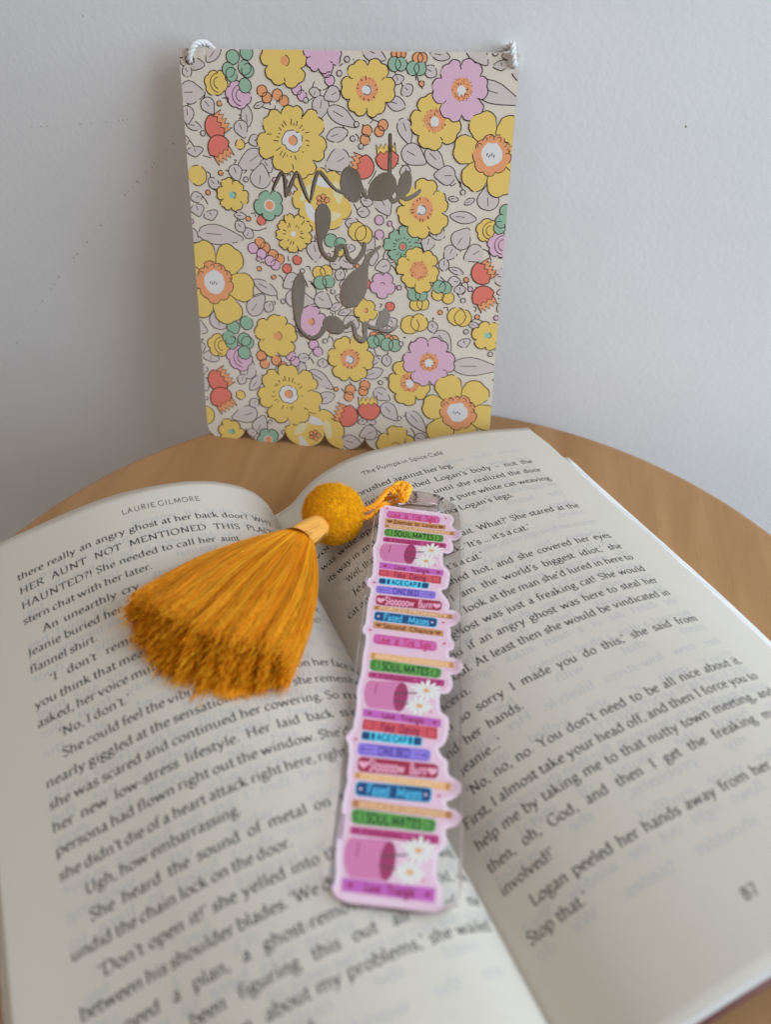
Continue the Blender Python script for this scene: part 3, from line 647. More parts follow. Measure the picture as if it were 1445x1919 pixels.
# ------------------------------------------------------------------ wall
WALL_Y = 7.5
m_wall = mat('wall_paint', srgb(226, 225, 223), 0.75, 0.2)
b = m_wall.node_tree.nodes['Principled BSDF']
tc = N(m_wall, 'ShaderNodeTexCoord')
n1 = N(m_wall, 'ShaderNodeTexNoise'); n1.inputs['Scale'].default_value = 420; n1.inputs['Detail'].default_value = 4
n2 = N(m_wall, 'ShaderNodeTexNoise'); n2.inputs['Scale'].default_value = 60; n2.inputs['Detail'].default_value = 3
ad = N(m_wall, 'ShaderNodeMath', operation='MULTIPLY_ADD'); ad.inputs[1].default_value = 0.8
bp = N(m_wall, 'ShaderNodeBump'); bp.inputs['Strength'].default_value = 0.22; bp.inputs['Distance'].default_value = 0.0005
LK(m_wall, tc, 'Object', n1, 'Vector'); LK(m_wall, tc, 'Object', n2, 'Vector'); LK(m_wall, n2, 0, ad, 0); LK(m_wall, n1, 0, ad, 2); LK(m_wall, ad, 0, bp, 'Height'); LK(m_wall, bp, 0, b, 'Normal')
n3 = N(m_wall, 'ShaderNodeTexNoise'); n3.inputs['Scale'].default_value = 9; n3.inputs['Detail'].default_value = 5
cr = N(m_wall, 'ShaderNodeValToRGB'); cr.color_ramp.elements[0].color = (*srgb(240, 239, 237), 1); cr.color_ramp.elements[1].color = (*srgb(247, 246, 245), 1)
cr.color_ramp.elements[0].position = 0.35; cr.color_ramp.elements[1].position = 0.65
LK(m_wall, tc, 'Object', n3, 'Vector'); LK(m_wall, n3, 0, cr, 0); LK(m_wall, cr, 0, b, 'Base Color')
structure(mesh_obj('wall', [(-1500, WALL_Y, -900), (1500, WALL_Y, -900), (1500, WALL_Y, 1600), (-1500, WALL_Y, 1600),
                            (-1500, WALL_Y + 100, -900), (1500, WALL_Y + 100, -900), (1500, WALL_Y + 100, 1600), (-1500, WALL_Y + 100, 1600)],
                   [(0, 1, 2, 3), (5, 4, 7, 6), (3, 2, 6, 7), (1, 0, 4, 5), (0, 3, 7, 4), (2, 1, 5, 6)], m_wall))
wm_ = mat('wall_scuff', srgb(196, 190, 186), 0.8)
V = []; F = []
def wall_dot(x, z, r):
    o = len(V); V.extend([(x + r * math.cos(-k * PI / 4), WALL_Y - 0.05, z + r * math.sin(-k * PI / 4)) for k in range(8)]); F.append(tuple(range(o, o + 8)))
for ln, st, r in ((WALL_MARKS[0], 2.6, .5), (WALL_MARKS[1], 1.5, .3)):
    for (x0, z0), (x1, z1) in zip(ln, ln[1:]):
        n_ = max(2, int(math.hypot(x1 - x0, z1 - z0) / st))
        for k in range(n_):
            if random.random() < .55: t = (k + random.uniform(-.2, .2)) / n_; wall_dot(x0 + (x1 - x0) * t + random.uniform(-.3, .3), z0 + (z1 - z0) * t, r * random.uniform(.35, 1))
mk = mesh_obj('wall_mark', V, F, wm_, bpy.data.objects['wall']); mk['kind'] = 'stuff'
V = []; F = []
wall_dot(*WALL_MARKS[2], .36); wall_dot(*WALL_MARKS[3], .22)
mesh_obj('wall_speck', V, F, mat('brown_speck', srgb(150, 136, 112), 0.8), bpy.data.objects['wall'])
# ------------------------------------------------------------------ table
m_wood = mat('beech_veneer', srgb(186, 142, 98), 0.42, 0.35)
b = m_wood.node_tree.nodes['Principled BSDF']
tc = N(m_wood, 'ShaderNodeTexCoord'); mp = N(m_wood, 'ShaderNodeMapping'); mp.inputs['Scale'].default_value = (90, 9, 9); mp.inputs['Rotation'].default_value = (0, 0, 0.75)
nz = N(m_wood, 'ShaderNodeTexNoise'); nz.inputs['Scale'].default_value = 1.0; nz.inputs['Detail'].default_value = 6; nz.inputs['Distortion'].default_value = 0.6
cr = N(m_wood, 'ShaderNodeValToRGB'); cr.color_ramp.elements[0].color = (*srgb(160, 116, 72), 1); cr.color_ramp.elements[1].color = (*srgb(176, 132, 87), 1)
cr.color_ramp.elements[0].position = 0.3; cr.color_ramp.elements[1].position = 0.7
mp2 = N(m_wood, 'ShaderNodeMapping'); mp2.inputs['Scale'].default_value = (900, 60, 60); mp2.inputs['Rotation'].default_value = (0, 0, 0.75)
fl = N(m_wood, 'ShaderNodeTexNoise'); fl.inputs['Scale'].default_value = 1.0; fl.inputs['Detail'].default_value = 2
fr_ = N(m_wood, 'ShaderNodeValToRGB'); fr_.color_ramp.elements[0].color = (0.62, 0.5, 0.4, 1); fr_.color_ramp.elements[0].position = 0.27; fr_.color_ramp.elements[1].color = (1, 1, 1, 1); fr_.color_ramp.elements[1].position = 0.36
mx = N(m_wood, 'ShaderNodeMix', data_type='RGBA', blend_type='MULTIPLY'); mx.inputs[0].default_value = 0.3
LK(m_wood, tc, 'Object', mp, 0); LK(m_wood, mp, 0, nz, 'Vector'); LK(m_wood, nz, 0, cr, 0)
LK(m_wood, tc, 'Object', mp2, 0); LK(m_wood, mp2, 0, fl, 'Vector'); LK(m_wood, fl, 0, fr_, 0)
LK(m_wood, cr, 0, mx, 6); LK(m_wood, fr_, 0, mx, 7); LK(m_wood, mx, 2, b, 'Base Color')
bp = N(m_wood, 'ShaderNodeBump'); bp.inputs['Strength'].default_value = 0.15; bp.inputs['Distance'].default_value = 0.0003
LK(m_wood, fl, 0, bp, 'Height'); LK(m_wood, bp, 0, b, 'Normal')
table = thing('table', 'round light wooden table top under the open book, against the wall', 'table')
table.location = (PRM['tx'] * MM, PRM['ty'] * MM, 0)
R = PRM['tR']; prof = [(0, 0), (R - 3, 0), (R - 1.6, -0.35), (R - 0.5, -1.3), (R, -3), (R, -15), (R - 0.8, -17), (R - 3, -18), (0, -18)]
NS = 180; V = []; F = []
for r_, z_ in prof[1:-1]:
    V += [(r_ * math.cos(2 * PI * k / NS), r_ * math.sin(2 * PI * k / NS), z_) for k in range(NS)]
for i in range(len(prof) - 3):
    for k in range(NS):
        k2 = (k + 1) % NS; F.append((i * NS + k, (i + 1) * NS + k, (i + 1) * NS + k2, i * NS + k2))
F.append(tuple(range(NS))); F.append(tuple((len(prof) - 3) * NS + k for k in range(NS))[::-1])
top = mesh_obj('tabletop', V, F, m_wood, table)
for p in top.data.polygons: p.use_smooth = len(p.vertices) == 4
for a in (0.6, 2.7, 4.75):
    V, F = tube([(R * .55 * math.cos(a), R * .55 * math.sin(a), -17.9), (R * .75 * math.cos(a), R * .75 * math.sin(a), -430)], [14, 10], 20)
    mesh_obj('leg', V, F, m_wood, table, smooth=True)

m_floor = mat('grey_floor', srgb(150, 140, 130), 0.7, 0.2); bump(m_floor, 60, 0.1, 0.001)
structure(mesh_obj('floor', [(-1500, -2500, -430), (1500, -2500, -430), (1500, WALL_Y, -430), (-1500, WALL_Y, -430)], [(0, 1, 2, 3)], m_floor))
# ------------------------------------------------------------------ book
KN = np.array([0, 5, 12, 24, 45, 75, 105, 145.0]); SG = np.linspace(0, 145, 291); DS = SG[1] - SG[0]; HPG = 198.0
KNV['L0'][7] = -0.42; KNV['L1'][7] = -0.22; KNV['L1'][6] = -0.18
PHI = PRM['bphi']; EX = np.array([math.cos(PHI), -math.sin(PHI)]); EY = np.array([math.sin(PHI), math.cos(PHI)])
def page(sd, s, v, zo=0.0):
    """point(s) of the opened page: s mm out from the gutter, v mm down from the top, zo mm along the sheet's normal"""
    s = np.atleast_1d(np.asarray(s, float)); v = np.atleast_1d(np.asarray(v, float)); zo = np.broadcast_to(zo, s.shape)
    a0 = np.interp(SG, KN, KNV[sd + '0']); a1 = np.interp(SG, KN, KNV[sd + '1'])
    out = np.zeros((len(s), 3)); CH = 4000
    for c in range(0, len(s), CH):
        ss, vv, zz = s[c:c + CH], v[c:c + CH], zo[c:c + CH]
        t = (vv / HPG)[:, None]; A = a0[None] * (1 - t) + a1[None] * t; M_ = (A[:, 1:] + A[:, :-1]) / 2
        X = np.concatenate([np.zeros((len(ss), 1)), np.cumsum(np.cos(M_) * DS, 1)], 1)
        Z = np.concatenate([np.zeros((len(ss), 1)), np.cumsum(np.sin(M_) * DS, 1)], 1)
        sc = np.clip(ss, 0, 144.9) / DS; i = sc.astype(int); f = sc - i; ar = np.arange(len(i))
        x = X[ar, i] * (1 - f) + X[ar, i + 1] * f; z = Z[ar, i] * (1 - f) + Z[ar, i + 1] * f; an = A[ar, i] * (1 - f) + A[ar, i + 1] * f
        x = x - np.sin(an) * zz; z = z + np.cos(an) * zz + PRM['gz0'] * (1 - t[:, 0]) + PRM['gz1'] * t[:, 0]
        x = x * (1 if sd == 'R' else -1)
        out[c:c + CH, 0] = PRM['bx'] + EX[0] * x - EY[0] * vv; out[c:c + CH, 1] = PRM['by'] + EX[1] * x - EY[1] * vv; out[c:c + CH, 2] = z
    return out
def page_z(x, y):
    """height of the open pages under a point (mm)"""
    d = np.array([x - PRM['bx'], y - PRM['by']]); a = d @ EX; v = float(-(d @ EY)); sd = 'R' if a > 0 else 'L'
    S = np.linspace(0, 118, 119); p = page(sd, S, np.full(119, v)); X = np.maximum.accumulate(np.abs((p[:, :2] - [PRM['bx'], PRM['by']]) @ EX))
    return float(np.interp(abs(a), X, p[:, 2]))
def sheet(name, sd, smax, vtop, vbot, ztop, zbot, mats, parent, ns=70, nv=36, floor=None):
    """a leaf or a block of leaves; smax(v), vtop(s), vbot(s), ztop(s, v), zbot(s, v) are functions"""
    U = np.concatenate([np.linspace(0, .28, 30)[:-1], np.linspace(.28, 1, ns - 29)]); ns = len(U)
    T = np.linspace(0, 1, nv); s = np.zeros((nv, ns)); v = np.zeros((nv, ns))
    for j, t in enumerate(T):
        for i, u in enumerate(U):
            s0 = u * 116; vt = vtop(s0); vb = vbot(s0); vv = vt + (vb - vt) * t
            v[j, i] = vv; s[j, i] = u * smax(vv)
    zt = np.vectorize(ztop)(s, v); zb = np.vectorize(zbot)(s, v)
    A = page(sd, s.ravel(), v.ravel(), zt.ravel()); B = page(sd, s.ravel(), v.ravel(), zb.ravel())
    if floor is not None:
        B[:, 2] = np.maximum(B[:, 2], floor)
        # a deep block keeps its underside directly below its top
        B[:, 0] = A[:, 0] * .85 + B[:, 0] * .15; B[:, 1] = A[:, 1] * .85 + B[:, 1] * .15
        B[:, 2] = np.minimum(B[:, 2], A[:, 2] - 0.05)
    V = np.concatenate([A, B]); n = nv * ns; F = []
    g = lambda j, i: j * ns + i
    for j in range(nv - 1):
        for i in range(ns - 1):
            q = (g(j, i), g(j + 1, i), g(j + 1, i + 1), g(j, i + 1)); F.append(q if sd == 'R' else q[::-1]); q2 = tuple(k + n for k in q); F.append(q2[::-1] if sd == 'R' else q2)
    nt = len(F)
    ring = [g(0, i) for i in range(ns)] + [g(j, ns - 1) for j in range(1, nv)] + [g(nv - 1, i) for i in range(ns - 2, -1, -1)] + [g(j, 0) for j in range(nv - 2, 0, -1)]
    for a, c in zip(ring, ring[1:] + ring[:1]):
        q = (a, c, c + n, a + n); F.append(q if sd == 'R' else q[::-1])
    mi_ = [0] * nt + [1 if len(mats) > 1 else 0] * (len(F) - nt)
    o = mesh_obj(name, V, F, mats, parent, mi_)
    o.data.polygons.foreach_set('use_smooth', [True] * nt + [False] * (len(F) - nt)); 
    return o
m_paper = mat('book_paper', srgb(205, 195, 180), 0.85, 0.12)
bump(m_paper, 2600, 0.25, 0.00012, 4)
m_edge = mat('page_edges', srgb(232, 228, 220), 0.9, 0.1)
b = m_edge.node_tree.nodes['Principled BSDF']
tc = N(m_edge, 'ShaderNodeTexCoord'); mp = N(m_edge, 'ShaderNodeMapping'); mp.inputs['Scale'].default_value = (40, 40, 7000)
nz = N(m_edge, 'ShaderNodeTexNoise'); nz.inputs['Scale'].default_value = 1; cr = N(m_edge, 'ShaderNodeValToRGB')
cr.color_ramp.elements[0].position = .35; cr.color_ramp.elements[1].position = .6; cr.color_ramp.elements[0].color = (*srgb(196, 190, 180), 1); cr.color_ramp.elements[1].color = (*srgb(236, 232, 226), 1)
LK(m_edge, tc, 'Object', mp, 0); LK(m_edge, mp, 0, nz, 'Vector'); LK(m_edge, nz, 0, cr, 0); LK(m_edge, cr, 0, b, 'Base Color')
m_cover = mat('card_cover', srgb(112, 66, 54), 0.45, 0.4)
m_ink = mat('black_ink', (0.030, 0.031, 0.036), 0.7, 0.2)
m_ghost = mat('show_through_ink', srgb(188, 184, 178), 0.85, 0.1)
book = thing('open_book', 'open paperback lying on the table with the bookmark across its gutter', 'book')
sm = lambda a, b_, x: (lambda t: t * t * (3 - 2 * t))(min(max((x - a) / (b_ - a), 0), 1))
# right-hand block: fanned leaves under the top leaf, a little wider at the fore edge
r_s = lambda v: 120.2 + 0.5 * sm(10, 60, v) - 3.5 * sm(80, 190, v)
r_vt = lambda s: -2.5 + 18.5 * sm(60, 118, s)
r_drop = lambda s, v: -0.35 - 2.6 * sm(55, 116, s) * (1 - sm(20, 130, v))
sheet('page_block', 'R', r_s, r_vt, lambda s: 192.0, r_drop, lambda s, v: -9 - 3 * sm(70, 116, s), [m_edge, m_edge], book, floor=1.3)
sheet('page_block', 'L', lambda v: 111.5 + 1.0 * sm(0, 190, v), lambda s: -1.0, lambda s: 192.5, lambda s, v: -0.35, lambda s, v: -6.0 - 3 * sm(60, 110, s), [m_edge, m_edge], book, floor=1.3)
sheet('cover', 'R', lambda v: 121.5, lambda s: -2.2 + 16 * sm(60, 118, s), lambda s: 193.2, lambda s, v: -9.02 - 3 * sm(70, 116, s), lambda s, v: -9.5 - 3.1 * sm(70, 116, s), [m_cover], book, floor=0.25)
sheet('cover', 'L', lambda v: 113.5, lambda s: -1.8, lambda s: 193.5, lambda s, v: -6.02 - 3 * sm(60, 110, s), lambda s, v: -6.5 - 3.1 * sm(60, 110, s), [m_cover], book, floor=0.25)
sheet('page', 'R', lambda v: 111.6 + 4.4 * sm(20, 80, v) - 1.2 * sm(80, 190, v), lambda s: -1.0 + 9 * sm(60, 112, s), lambda s: 191.9,
      lambda s, v: -0.16 - 1.2 * sm(60, 116, s) * (1 - sm(20, 130, v)), lambda s, v: -0.26 - 1.2 * sm(60, 116, s) * (1 - sm(20, 130, v)), [m_paper], book)
rtop = lambda s: -1.2 - 2.6 * sm(0, 22, s) + 1.3 * sm(70, 112, s)
right = sheet('page', 'R', lambda v: 111.2 + 1.4 * sm(0, 12, v) + 2.6 * sm(40, 110, v), rtop, lambda s: 192.0, lambda s, v: 0.0, lambda s, v: -0.1, [m_paper], book, ns=110, nv=70)
sheet('page', 'L', lambda v: 111.8, lambda s: -0.8, lambda s: 192.3, lambda s, v: -0.15, lambda s, v: -0.25, [m_paper], book)
left = sheet('page', 'L', lambda v: 111.0, lambda s: 0.6 - 2.0 * sm(4, 16, s) + 1.4 * sm(25, 70, s) - 1.6 * sm(85, 110, s), lambda s: 192.0, lambda s, v: 0.0, lambda s, v: -0.1, [m_paper], book, ns=110, nv=70)
right['label'] = 'uppermost right-hand page, folio at its foot'
left['label'] = 'uppermost left-hand page under the tassel'
SERIF = make_font(11.2, 4.2, math.radians(28), True)
SANS = make_font(7.6, 7.6, 0.0, False)
SANSB = make_font(15.5, 15.5, 0.0, False)
def print_on(name, pg, quads_uv, zo, material, parent):
    Q = np.array(quads_uv, float); n = len(Q)
    s = Q[:, :, 0].ravel(); v = Q[:, :, 1].ravel()
    if pg == 'L': s = -s
    P = page(pg, s, v, zo)
    F = np.arange(n * 4).reshape(n, 4)
    o = mesh_obj(name, P, F.tolist(), material, parent); o['kind'] = 'stuff'
    return o
EM = 3.80
for pg, par in (('L', left), ('R', right)):
    Q = []; G = []
    for p_, v_, txt, a, b_ in TEXTS:
        if p_ != pg: continue
        Q += [[(x, v_ - y) for x, y in q] for q in lay_text(SERIF, txt, a, b_, EM)]
    for p_, v_, txt, a, b_ in HEADS:
        if p_ == pg:
            em = 3.35
            tr = 7 if pg == 'L' else 3
            Q += [[(x, v_ - y) for x, y in q] for q in lay_text(SANS, txt, a, b_, em, tr)]
            if pg == 'R':   # acute accent
                Q.append([(b_ - 0.85, v_ - 1.75), (b_ - 0.45, v_ - 2.35), (b_ - 0.25, v_ - 2.3), (b_ - 0.65, v_ - 1.7)])
    if pg == 'R':
        Q += [[(x, 180.2 - y) for x, y in q] for q in lay_text(SERIF, '87', 50.1, 53.9, 3.72)]
    # the other side's print shining through, mirrored
    lines = [t for t in TEXTS if t[0] == ('L' if pg == 'R' else 'R') and len(t[2]) > 22]
    for k in range(27):
        t = lines[(k * 5 + 3) % len(lines)]
        v_ = PRM['v0'] + PRM['lp'] * (k + 0.55) + (0.4 if pg == 'R' else 1.9)
        wd = 91 if k % 4 else 55
        off = 6 if pg == 'R' else -97
        for q in lay_text(SERIF, t[2], 0, wd, EM):
            G.append([(off + 91 - x, v_ - y) for x, y in q][::-1])
    print_on('show_through', pg, G, 0.022, m_ghost, par)
    print_on('printed_text', pg, Q, 0.045, m_ink, par)

# ------------------------------------------------------------------ plaque
PW, PH, TH = PRM['pw'], PRM['ph'], 2.4
def plaque_matrix():
    le = math.asin(PRM['pd'] / PH); yw = PRM['pyaw']; ro = PRM['prot']
    def pt(a, b_):
        a, b_ = a * math.cos(ro) - b_ * math.sin(ro), a * math.sin(ro) + b_ * math.cos(ro)
        y = -PRM['pd'] + b_ * math.sin(le); return Vector((a * math.cos(yw), y - a * math.sin(yw), b_ * math.cos(le)))
    o = pt(0, 0); ux = (pt(1, 0) - o); uy = (pt(0, 1) - o); ux.normalize(); uy = (uy - ux * uy.dot(ux)).normalized(); uz = ux.cross(uy)
    m_ = Matrix.Identity(4)
    for i in range(3):
        m_[i][0] = ux[i]; m_[i][1] = uy[i]; m_[i][2] = uz[i]; m_[i][3] = o[i] * MM
    return m_
plaque = thing('wall_plaque', 'floral printed wooden plaque with scalloped foot leaning against the wall', 'plaque')
PM = plaque_matrix(); plaque.matrix_world = PM
sw = PW / 14; SR = 7.1
outl = [(-PW / 2, PH), (-PW / 2, SR)]
for k in range(7):
    c = -PW / 2 + sw * (2 * k + 1)
    outl += [(c - sw * math.cos(PI * j / 16), SR - SR * math.sin(PI * j / 16)) for j in range(1 if k == 0 else 0, 17 if k == 6 else 16)]
outl += [(PW / 2, PH)]
outl = outl[::-1]
HR = 1.75
hole = [[(hx + HR * math.cos(-2 * PI * k / 24), hy + HR * math.sin(-2 * PI * k / 24)) for k in range(24)] for hx, hy in HOLES]
m_fab = mat('cream_print_ground', srgb(232, 218, 200), 0.75, 0.15)
mp, nz, bp = bump(m_fab, 1.0, 0.35, 0.00015, 2, (2600, 420, 400))
m_ply = mat('plywood_edge', srgb(120, 92, 66), 0.8); m_back = mat('plywood_back', srgb(226, 204, 172), 0.7)
# the script is cut right through the board: convex pieces of its strokes
CUTS = []
for word, strokes in MIRROR.items():
    for st in strokes:
        P = catmull([(p[0], p[1], p[2]) for p in st], 3); n = len(P); L_ = []; R_ = []
        for i in range(n):
            a = P[max(i - 1, 0)]; b_ = P[min(i + 1, n - 1)]; d = Vector((b_.x - a.x, b_.y - a.y)).normalized(); w_ = max(P[i].z * 1.03, 1.1) / 2
            L_.append((P[i].x - d.y * w_, P[i].y + d.x * w_)); R_.append((P[i].x + d.y * w_, P[i].y - d.x * w_))
        for i in range(n - 1):
            hull = [L_[i], R_[i], R_[i + 1], L_[i + 1]]
            c = hull
            ar = sum(c[j - 1][0] * c[j][1] - c[j][0] * c[j - 1][1] for j in range(4))
            if abs(ar) > 1e-3: CUTS.append(c if ar > 0 else c[::-1])
        for i in range(0, n, 2):
            p = P[i]; w_ = max(p.z * 1.03, 1.1) / 2; CUTS.append([(p.x + w_ * math.cos(2 * PI * k / 14), p.y + w_ * math.sin(2 * PI * k / 14)) for k in range(14)])
HOLEP = [[(hx + HR * math.cos(2 * PI * k / 20), hy + HR * math.sin(2 * PI * k / 20)) for k in range(20)] for hx, hy in HOLES]
from mathutils.geometry import delaunay_2d_cdt
ocw = outl if sum(outl[j - 1][0] * outl[j][1] - outl[j][0] * outl[j - 1][1] for j in range(len(outl))) > 0 else outl[::-1]
cv = []; cf = []
for poly in [ocw] + HOLEP + CUTS:
    cf.append(list(range(len(cv), len(cv) + len(poly)))); cv += [Vector(p) for p in poly]
rv, re_, rf, _o1, _o2, ids = delaunay_2d_cdt(cv, [], cf, 0, 1e-4, True)
def in_poly(x, y, P):
    c = False
    for j in range(len(P)):
        (x0, y0), (x1, y1) = P[j - 1], P[j]
        if (y0 > y) != (y1 > y) and x < (x1 - x0) * (y - y0) / (y1 - y0) + x0: c = not c
    return c
BXS = [(min(p[0] for p in c), max(p[0] for p in c), min(p[1] for p in c), max(p[1] for p in c), c) for c in HOLEP + CUTS]
keep = []
for f in rf:
    x = sum(rv[k].x for k in f) / len(f); y = sum(rv[k].y for k in f) / len(f)
    if in_poly(x, y, ocw) and not any(q0 <= x <= q1 and r0_ <= y <= r1_ and in_poly(x, y, C_) for q0, q1, r0_, r1_, C_ in BXS): keep.append(f)
V = [(p.x, p.y, 0.0) for p in rv] + [(p.x, p.y, -TH) for p in rv]; nv_ = len(rv); F = []; MI_ = []; ed = {}
for f in keep:
    f = list(f); ar = sum(rv[f[j - 1]].x * rv[f[j]].y - rv[f[j]].x * rv[f[j - 1]].y for j in range(len(f)))
    if ar < 0: f = f[::-1]
    F.append(tuple(f)); MI_.append(0); F.append(tuple(k + nv_ for k in f[::-1])); MI_.append(2)
    for j in range(len(f)): ed[(f[j - 1], f[j])] = 1
for (p, q) in list(ed):
    if (q, p) not in ed: F.append((q, p, p + nv_, q + nv_)); MI_.append(1)
board = mesh_obj('board', V, F, [m_fab, m_ply, m_back], plaque, MI_)
board['label'] = 'printed plywood board with made by love cut through it in script'
def minus(poly, C):
    """convex poly minus convex C (both counter-clockwise) as convex pieces"""
    out = []; rest = poly
    for i in range(len(C)):
        ax, ay = C[i]; bx, by = C[(i + 1) % len(C)]
        if not rest: break
        ins = []; outs = []
        side = lambda p: (bx - ax) * (p[1] - ay) - (by - ay) * (p[0] - ax)
        for j in range(len(rest)):
            p, q = rest[j - 1], rest[j]; sp, sq = side(p), side(q)
            if (sp < 0) != (sq < 0):
                t = sp / (sp - sq); x = (p[0] + (q[0] - p[0]) * t, p[1] + (q[1] - p[1]) * t); ins.append(x); outs.append(x)
            (ins if sq >= 0 else outs).append(q)
        if len(outs) > 2: out.append(outs)
        rest = ins if len(ins) > 2 else []
    return out if rest else [poly]
CBOX = [(min(p[0] for p in c), max(p[0] for p in c), min(p[1] for p in c), max(p[1] for p in c), c) for c in CUTS]
COLS = {'yellow': srgb(243, 207, 116), 'pink': srgb(232, 188, 206), 'green': srgb(160, 192, 162), 'orange': srgb(244, 168, 118), 'red': srgb(238, 130, 112),
        'leaf': srgb(220, 204, 196), 'line': srgb(58, 50, 48), 'white': srgb(236, 230, 224), 'cream': srgb(240, 228, 180), 'teal': srgb(150, 205, 185), 'dark': srgb(120, 60, 30)}
CK = list(COLS); CI = {k: i for i, k in enumerate(CK)}
PV = []; PF = []; PMI = []
REG = [[(-PW / 2 + .15, SR), (PW / 2 - .15, SR), (PW / 2 - .15, PH - .15), (-PW / 2 + .15, PH - .15)]]
for k in range(7):
    c = -PW / 2 + sw * (2 * k + 1)
    REG.append([(c - (sw - .12) * math.cos(PI * j / 14), SR - (SR - .15) * math.sin(PI * j / 14)) for j in range(15)])
def clip(poly, reg):
    out = poly
    for i in range(len(reg)):
        ax, ay = reg[i]; bx, by = reg[(i + 1) % len(reg)]
        side = lambda p: (bx - ax) * (p[1] - ay) - (by - ay) * (p[0] - ax)
        inp = out; out = []
        if not inp: return []
        for j in range(len(inp)):
            p, q = inp[j - 1], inp[j]; sp, sq = side(p), side(q)
            if sq >= 0:
                if sp < 0: t = sp / (sp - sq); out.append((p[0] + (q[0] - p[0]) * t, p[1] + (q[1] - p[1]) * t))
                out.append(q)
            elif sp >= 0: t = sp / (sp - sq); out.append((p[0] + (q[0] - p[0]) * t, p[1] + (q[1] - p[1]) * t))
    return out
LAY = [0.012]
def put(poly, colr, dz=0.0):
    cx = sum(p[0] for p in poly) / len(poly); cy = sum(p[1] for p in poly) / len(poly)
    for hx, hy in HOLES:
        if math.hypot(cx - hx, cy - hy) < HR + 0.9: return
    for ri, reg in enumerate(REG):
        if ri == 0:
            if min(p[1] for p in poly) >= SR and max(abs(p[0]) for p in poly) < PW / 2 - .2 and max(p[1] for p in poly) < PH - .2: c = poly
            elif max(p[1] for p in poly) < SR: continue
            else: c = clip(poly, reg)
        else:
            if min(p[1] for p in poly) >= SR: break
            c = clip(poly, reg)
        if len(c) < 3: continue
        a = 0
        for j in range(len(c)): a += c[j - 1][0] * c[j][1] - c[j][0] * c[j - 1][1]
        if a < 0: c = c[::-1]
        pcs = [c]
        x0, x1, y0, y1 = min(p[0] for p in c), max(p[0] for p in c), min(p[1] for p in c), max(p[1] for p in c)
        if x1 > -30 and x0 < 32 and y1 > 30 and y0 < 118:
            for q0, q1, r0_, r1_, C_ in CBOX:
                if q1 < x0 or q0 > x1 or r1_ < y0 or r0_ > y1: continue
                pcs = [z for p_ in pcs for z in minus(p_, C_)]
                if not pcs: break
        for c in pcs:
            o = len(PV); PV.extend([(p[0], p[1], LAY[0] + dz) for p in c]); PF.append(list(range(o, o + len(c)))); PMI.append(CI[colr])
def fan(cx, cy, ring, colr, dz=0.0):
    for i in range(len(ring)):
        put([(cx, cy), ring[i - 1], ring[i]], colr, dz)
def inkline(pts, wd=0.34, colr='line', dz=0.0002, closed=False, gaps=0.0, seed=0):
    rr = random.Random(seed)
    wd *= 1.28; q = pen_quads(pts, wd, wd * .75, 0.6, closed)
    skip = 0
    for a in q:
        if skip > 0: skip -= 1; continue
        if gaps and rr.random() < gaps: skip = rr.choice((0, 1)); continue
        put(list(a), colr, dz)
def disc(cx, cy, r, n=18, wob=0.0, seed=0):
    rr = random.Random(seed)
    return [(cx + r * (1 + wob * rr.uniform(-1, 1)) * math.cos(2 * PI * k / n), cy + r * (1 + wob * rr.uniform(-1, 1)) * math.sin(2 * PI * k / n)) for k in range(n)]
def petals(cx, cy, r, n, ph, notch=.07, depth=.30, seed=0, per=12):
    rr = random.Random(seed); out = []
    for k in range(n):
        pr = r * rr.uniform(.90, 1.06); sh = rr.uniform(-.06, .06)
        for j in range(per):
            t = j / per; a = ph + (k + t + sh * math.sin(PI * t)) * 2 * PI / n
            q = (1 - depth) + depth * min(1, math.sin(PI * t) ** 0.45 * 1.0) - notch * math.exp(-((t - .5) / .10) ** 2)
            out.append((cx + pr * q * math.cos(a), cy + pr * q * math.sin(a)))
    return out
def ticks(cx, cy, r0, r1, n, seed, wd=.28):
    rr = random.Random(seed)
    for k in range(n):
        if rr.random() < .22: continue
        a = 2 * PI * (k + rr.uniform(-.25, .25)) / n; a1 = a + rr.uniform(-.06, .06); q0 = r0 * rr.uniform(.95, 1.1); q1 = r1 * rr.uniform(.85, 1.1)
        inkline([(cx + q0 * math.cos(a), cy + q0 * math.sin(a)), (cx + q1 * math.cos(a1), cy + q1 * math.sin(a1))], wd, 'line', .0003)
def dots(cx, cy, r, n, seed, size=.22, colr='dark', rin=0.0):
    rr = random.Random(seed)
    for k in range(n):
        a = rr.uniform(0, 2 * PI); q = r * math.sqrt(rr.uniform(rin, 1)); put(disc(cx + q * math.cos(a), cy + q * math.sin(a), size, 6), colr, .0003)
def lozenge(cx, cy, L_, W_, an, lob, seed):
    rr = random.Random(seed); out = []
    n = 22
    for k in range(n):
        t = 2 * PI * k / n; x = math.cos(t); y = math.sin(t)
        x2 = L_ / 2 * x; y2 = W_ / 2 * y * (1 - .35 * abs(x) ** 2)
        f = 1 + (.10 * math.cos(lob * t + rr.uniform(0, .3)) if lob else 0)
        x2 *= f; y2 *= f
        out.append((cx + x2 * math.cos(an) - y2 * math.sin(an), cy + x2 * math.sin(an) + y2 * math.cos(an)))
    return out
taken = []
for e in PRINT:
    if e[0] == 'stem': continue
    rad = {'leaf': lambda: max(e[3], e[4]) * .75, 'berry': lambda: e[5] * 1.4, 'tulip': lambda: e[3]}.get(e[0], lambda: e[3] * .95)()
    taken.append((e[1], e[2], rad))
rl = random.Random(21); extra = []
